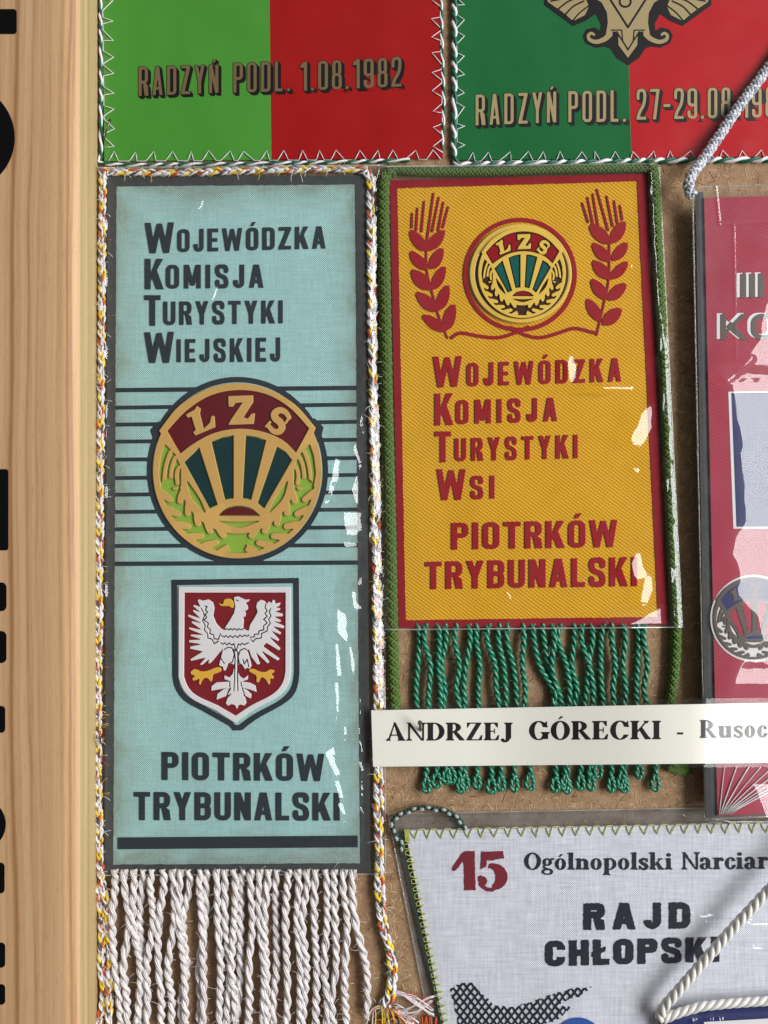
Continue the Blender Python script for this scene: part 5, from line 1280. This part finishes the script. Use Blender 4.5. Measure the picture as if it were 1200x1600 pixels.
# ------------------------------------------------------------------ navy pennant with cream rope at the lower right corner
HN = 4.2
np_ = thing('pennant', 'navy pennant corner edged with cream twisted rope, overlapping the white linen pennant', 'pennant', 1240, 1700, 0, PENN)
relief('cloth', [polyloop((1028, 1584), (1400, 1560), (1400, 1900), (1070, 1900))], HN - 1, 1, M['navy_cloth'], np_, .1)
relief('light_stripe', [polyloop((1100, 1597), (1400, 1581), (1400, 1620), (1100, 1634))], HN + .01, .1, M['white_p'], np_, .02)
mb = MB(); twisted(mb, [(1036, 1594, HN + .5), (1052, 1586, HN + .6), (1080, 1577, HN + .6), (1110, 1571, HN + .6), (1200, 1564, HN + .6), (1400, 1554, HN + .6)], 3.2, 3.9, 3, 40, [0], 9, 1.6)
mb.build('edge_rope', M['t_cream'], np_)
mb = MB(); twisted(mb, [(1031, 1592, HN + .2), (1036, 1576, HN + 1.5), (1060, 1548, HN + 2.4), (1102, 1500, HN + 2.6), (1148, 1448, HN + 3.0), (1200, 1392, HN + 3.6), (1330, 1250, HN + 4.5), (1400, 1170, HN + 4.5)], 3.9, 4.3, 3, 43, [0], 9, 1.6)
mb.build('hanging_rope', M['t_cream'], np_)
def navy_sleeve(px, py, u, v):
    h = HN + 2.2 + .2 * nJ(px / 60, py / 50)
    e = np.clip(u * 30, 0, 1) * np.clip((1 - v) * 20, 0, 1); h = HN - .6 + (h - HN + .6) * e
    for p, w, A in [([(1082, 1580), (1080, 1640)], 6, .8), ([(1108, 1582), (1110, 1640)], 7, .9), ([(1122, 1582), (1128, 1640)], 6, .8)]: h = h + ridge(px, py, p, w, A)
    return h
film('plastic_sleeve', 'clear sleeve over the navy pennant in the lower right corner', [(1024, 1580), (1400, 1560), (1400, 1900), (1066, 1900)], navy_sleeve, nx=120, ny=90)

# ------------------------------------------------------------------ name strip
ns = thing('name_label', 'white paper name strip with bold black serif capitals nailed across the green fringe', 'label', 900, 1150, 0)
def strip_h(px):
    a = 3.6 + 7.2 * (1 - np.cos(np.pi * np.clip((px - 740) / 345, 0, 1))) / 2
    t_ = np.clip((px - 1085) / 22, 0, 1)
    return a - (np.clip(px - 1085, 0, 22) * t_ * .5 + np.clip(px - 1107, 0, 110)) * .2 * .215
def sheet(name, quad, dh, mat, parent, nx=60, ny=6):
    q = quadmap(quad); u, v = np.meshgrid(np.linspace(0, 1, nx), np.linspace(1, 0, ny)); p = q(u, v)
    w = PA(p[..., 0], p[..., 1], strip_h(p[..., 0]) + dh); back = w + np.array([0, .00018, 0])
    idx = np.arange(nx * ny).reshape(ny, nx); N = nx * ny
    f = np.stack([idx[:-1, :-1], idx[1:, :-1], idx[1:, 1:], idx[:-1, 1:]], -1).reshape(-1, 4)
    rim = np.concatenate([idx[0, :], idx[1:, -1], idx[-1, -2::-1], idx[-2:0:-1, 0]])
    r2 = np.roll(rim, -1); side = np.stack([rim, r2, r2 + N, rim + N], -1)
    mb = MB(); mb.add(np.concatenate([w.reshape(-1, 3), back.reshape(-1, 3)]), f.tolist() + (f[:, ::-1] + N).tolist() + side.tolist())
    return mb.build(name, mat, parent, smooth=True, angle=40)
sheet('paper', [(580, 1110), (1420, 1094), (1420, 1190), (583, 1198)], 0, M['paper'], ns)
def on_strip(loops, name):
    """ink letters laid on the curved strip: small solids following its height"""
    h = float(np.mean([strip_h(l[:, 0]).mean() for l in loops]))
    o = relief(name, loops, h, .05, M['ink'], ns)
    me = o.data; off = origin(ns); kt = (D - (h + .05) * 1e-3) / D
    for vtx in me.vertices:
        X, Y, Z = vtx.co.x + off[0], vtx.co.y + off[1], vtx.co.z + off[2]
        hh = float(strip_h(np.array(X / (S * kt) + 600))); r = (D - hh * 1e-3) / D / kt
        vtx.co = (X * r - off[0], -(hh + .02 - Y * 1000 - h) * 1e-3 - off[1], Z * r - off[2])
TB = (.235, .065)
for wd, qd, trk in (('ANDRZEJ', q4(603, 801, 1129, 1129, 1157.5, 1156.5), .03), ('GÓRECKI', q4(826, 1033, 1127, 1126, 1156, 1155), .03), ('-', q4(1057, 1069, 1126, 1126, 1155, 1155), 0), ('Rusoc', q4(1093, 1199, 1125, 1124, 1153, 1152), .05)):
    on_strip(text(wd, 's', TB, qd, trk), 'lettering')
nL, nM_ = VNoise(61), VNoise(62)
def lam_old(px, py, u, v):
    h = strip_h(px) + .30 + .05 * nL(px / 80, py / 50)
    xl = 1098 + 6 * nM_(.5, py / 9) + (py - 1100) * .35
    t_ = np.clip((px - xl) / 5, 0, 1)
    return h + t_ * 0 + np.clip(px - xl, 0, 400) * -.2 * .0 + .5 * np.exp(-((px - xl) / 6) ** 2) * .5
def lam(px, py, u, v): return strip_h(px) + .34 + .05 * nL(px / 60, py / 40) + .025 * nM_(px / 14, py / 12)
film('laminate', '', [(576, 1101), (1420, 1086), (1420, 1198), (579, 1201)], lam, parent=ns, nx=200, ny=24, weld=(), mat='laminate')

# ------------------------------------------------------------------ nails
def nail(px, py, dx, dy, h0, h1, label, hr=3.2, r=1.4):
    root = thing('nail', label, 'nail', px, py, 0, 'small steel nails holding the exhibits')
    mb = MB(); tube(mb, np.array([P(px + dx, py + dy, 0.05), P(px + dx * .1, py + dy * .1, h1)]), r * S, 8, 0); mb.build('shank', M['steel'], root)
    mb = MB(); a = P(px + dx * .1, py + dy * .1, h1 - .15); b = P(px, py, h1 + .35); tube(mb, np.array([a, a * .6 + b * .4, b]), np.array([hr * .9, hr, hr * .8]) * S, 14, 0); mb.build('head', M['steel'], root, angle=40)
nail(656, 1128, 2, 22, 0, 7.5, 'small steel nail driven through the white name strip', 3.8, 2.2)
nail(172, 186, -12, 40, 0, 4.5, 'slanted steel nail at the lower left corner of the light green pennant', 2.2, 1.3)
nail(156, 1152, 2, 14, 0, 5.5, 'small dark nail through the plaited cord left of the eagle shield', 3.0, 1.5)
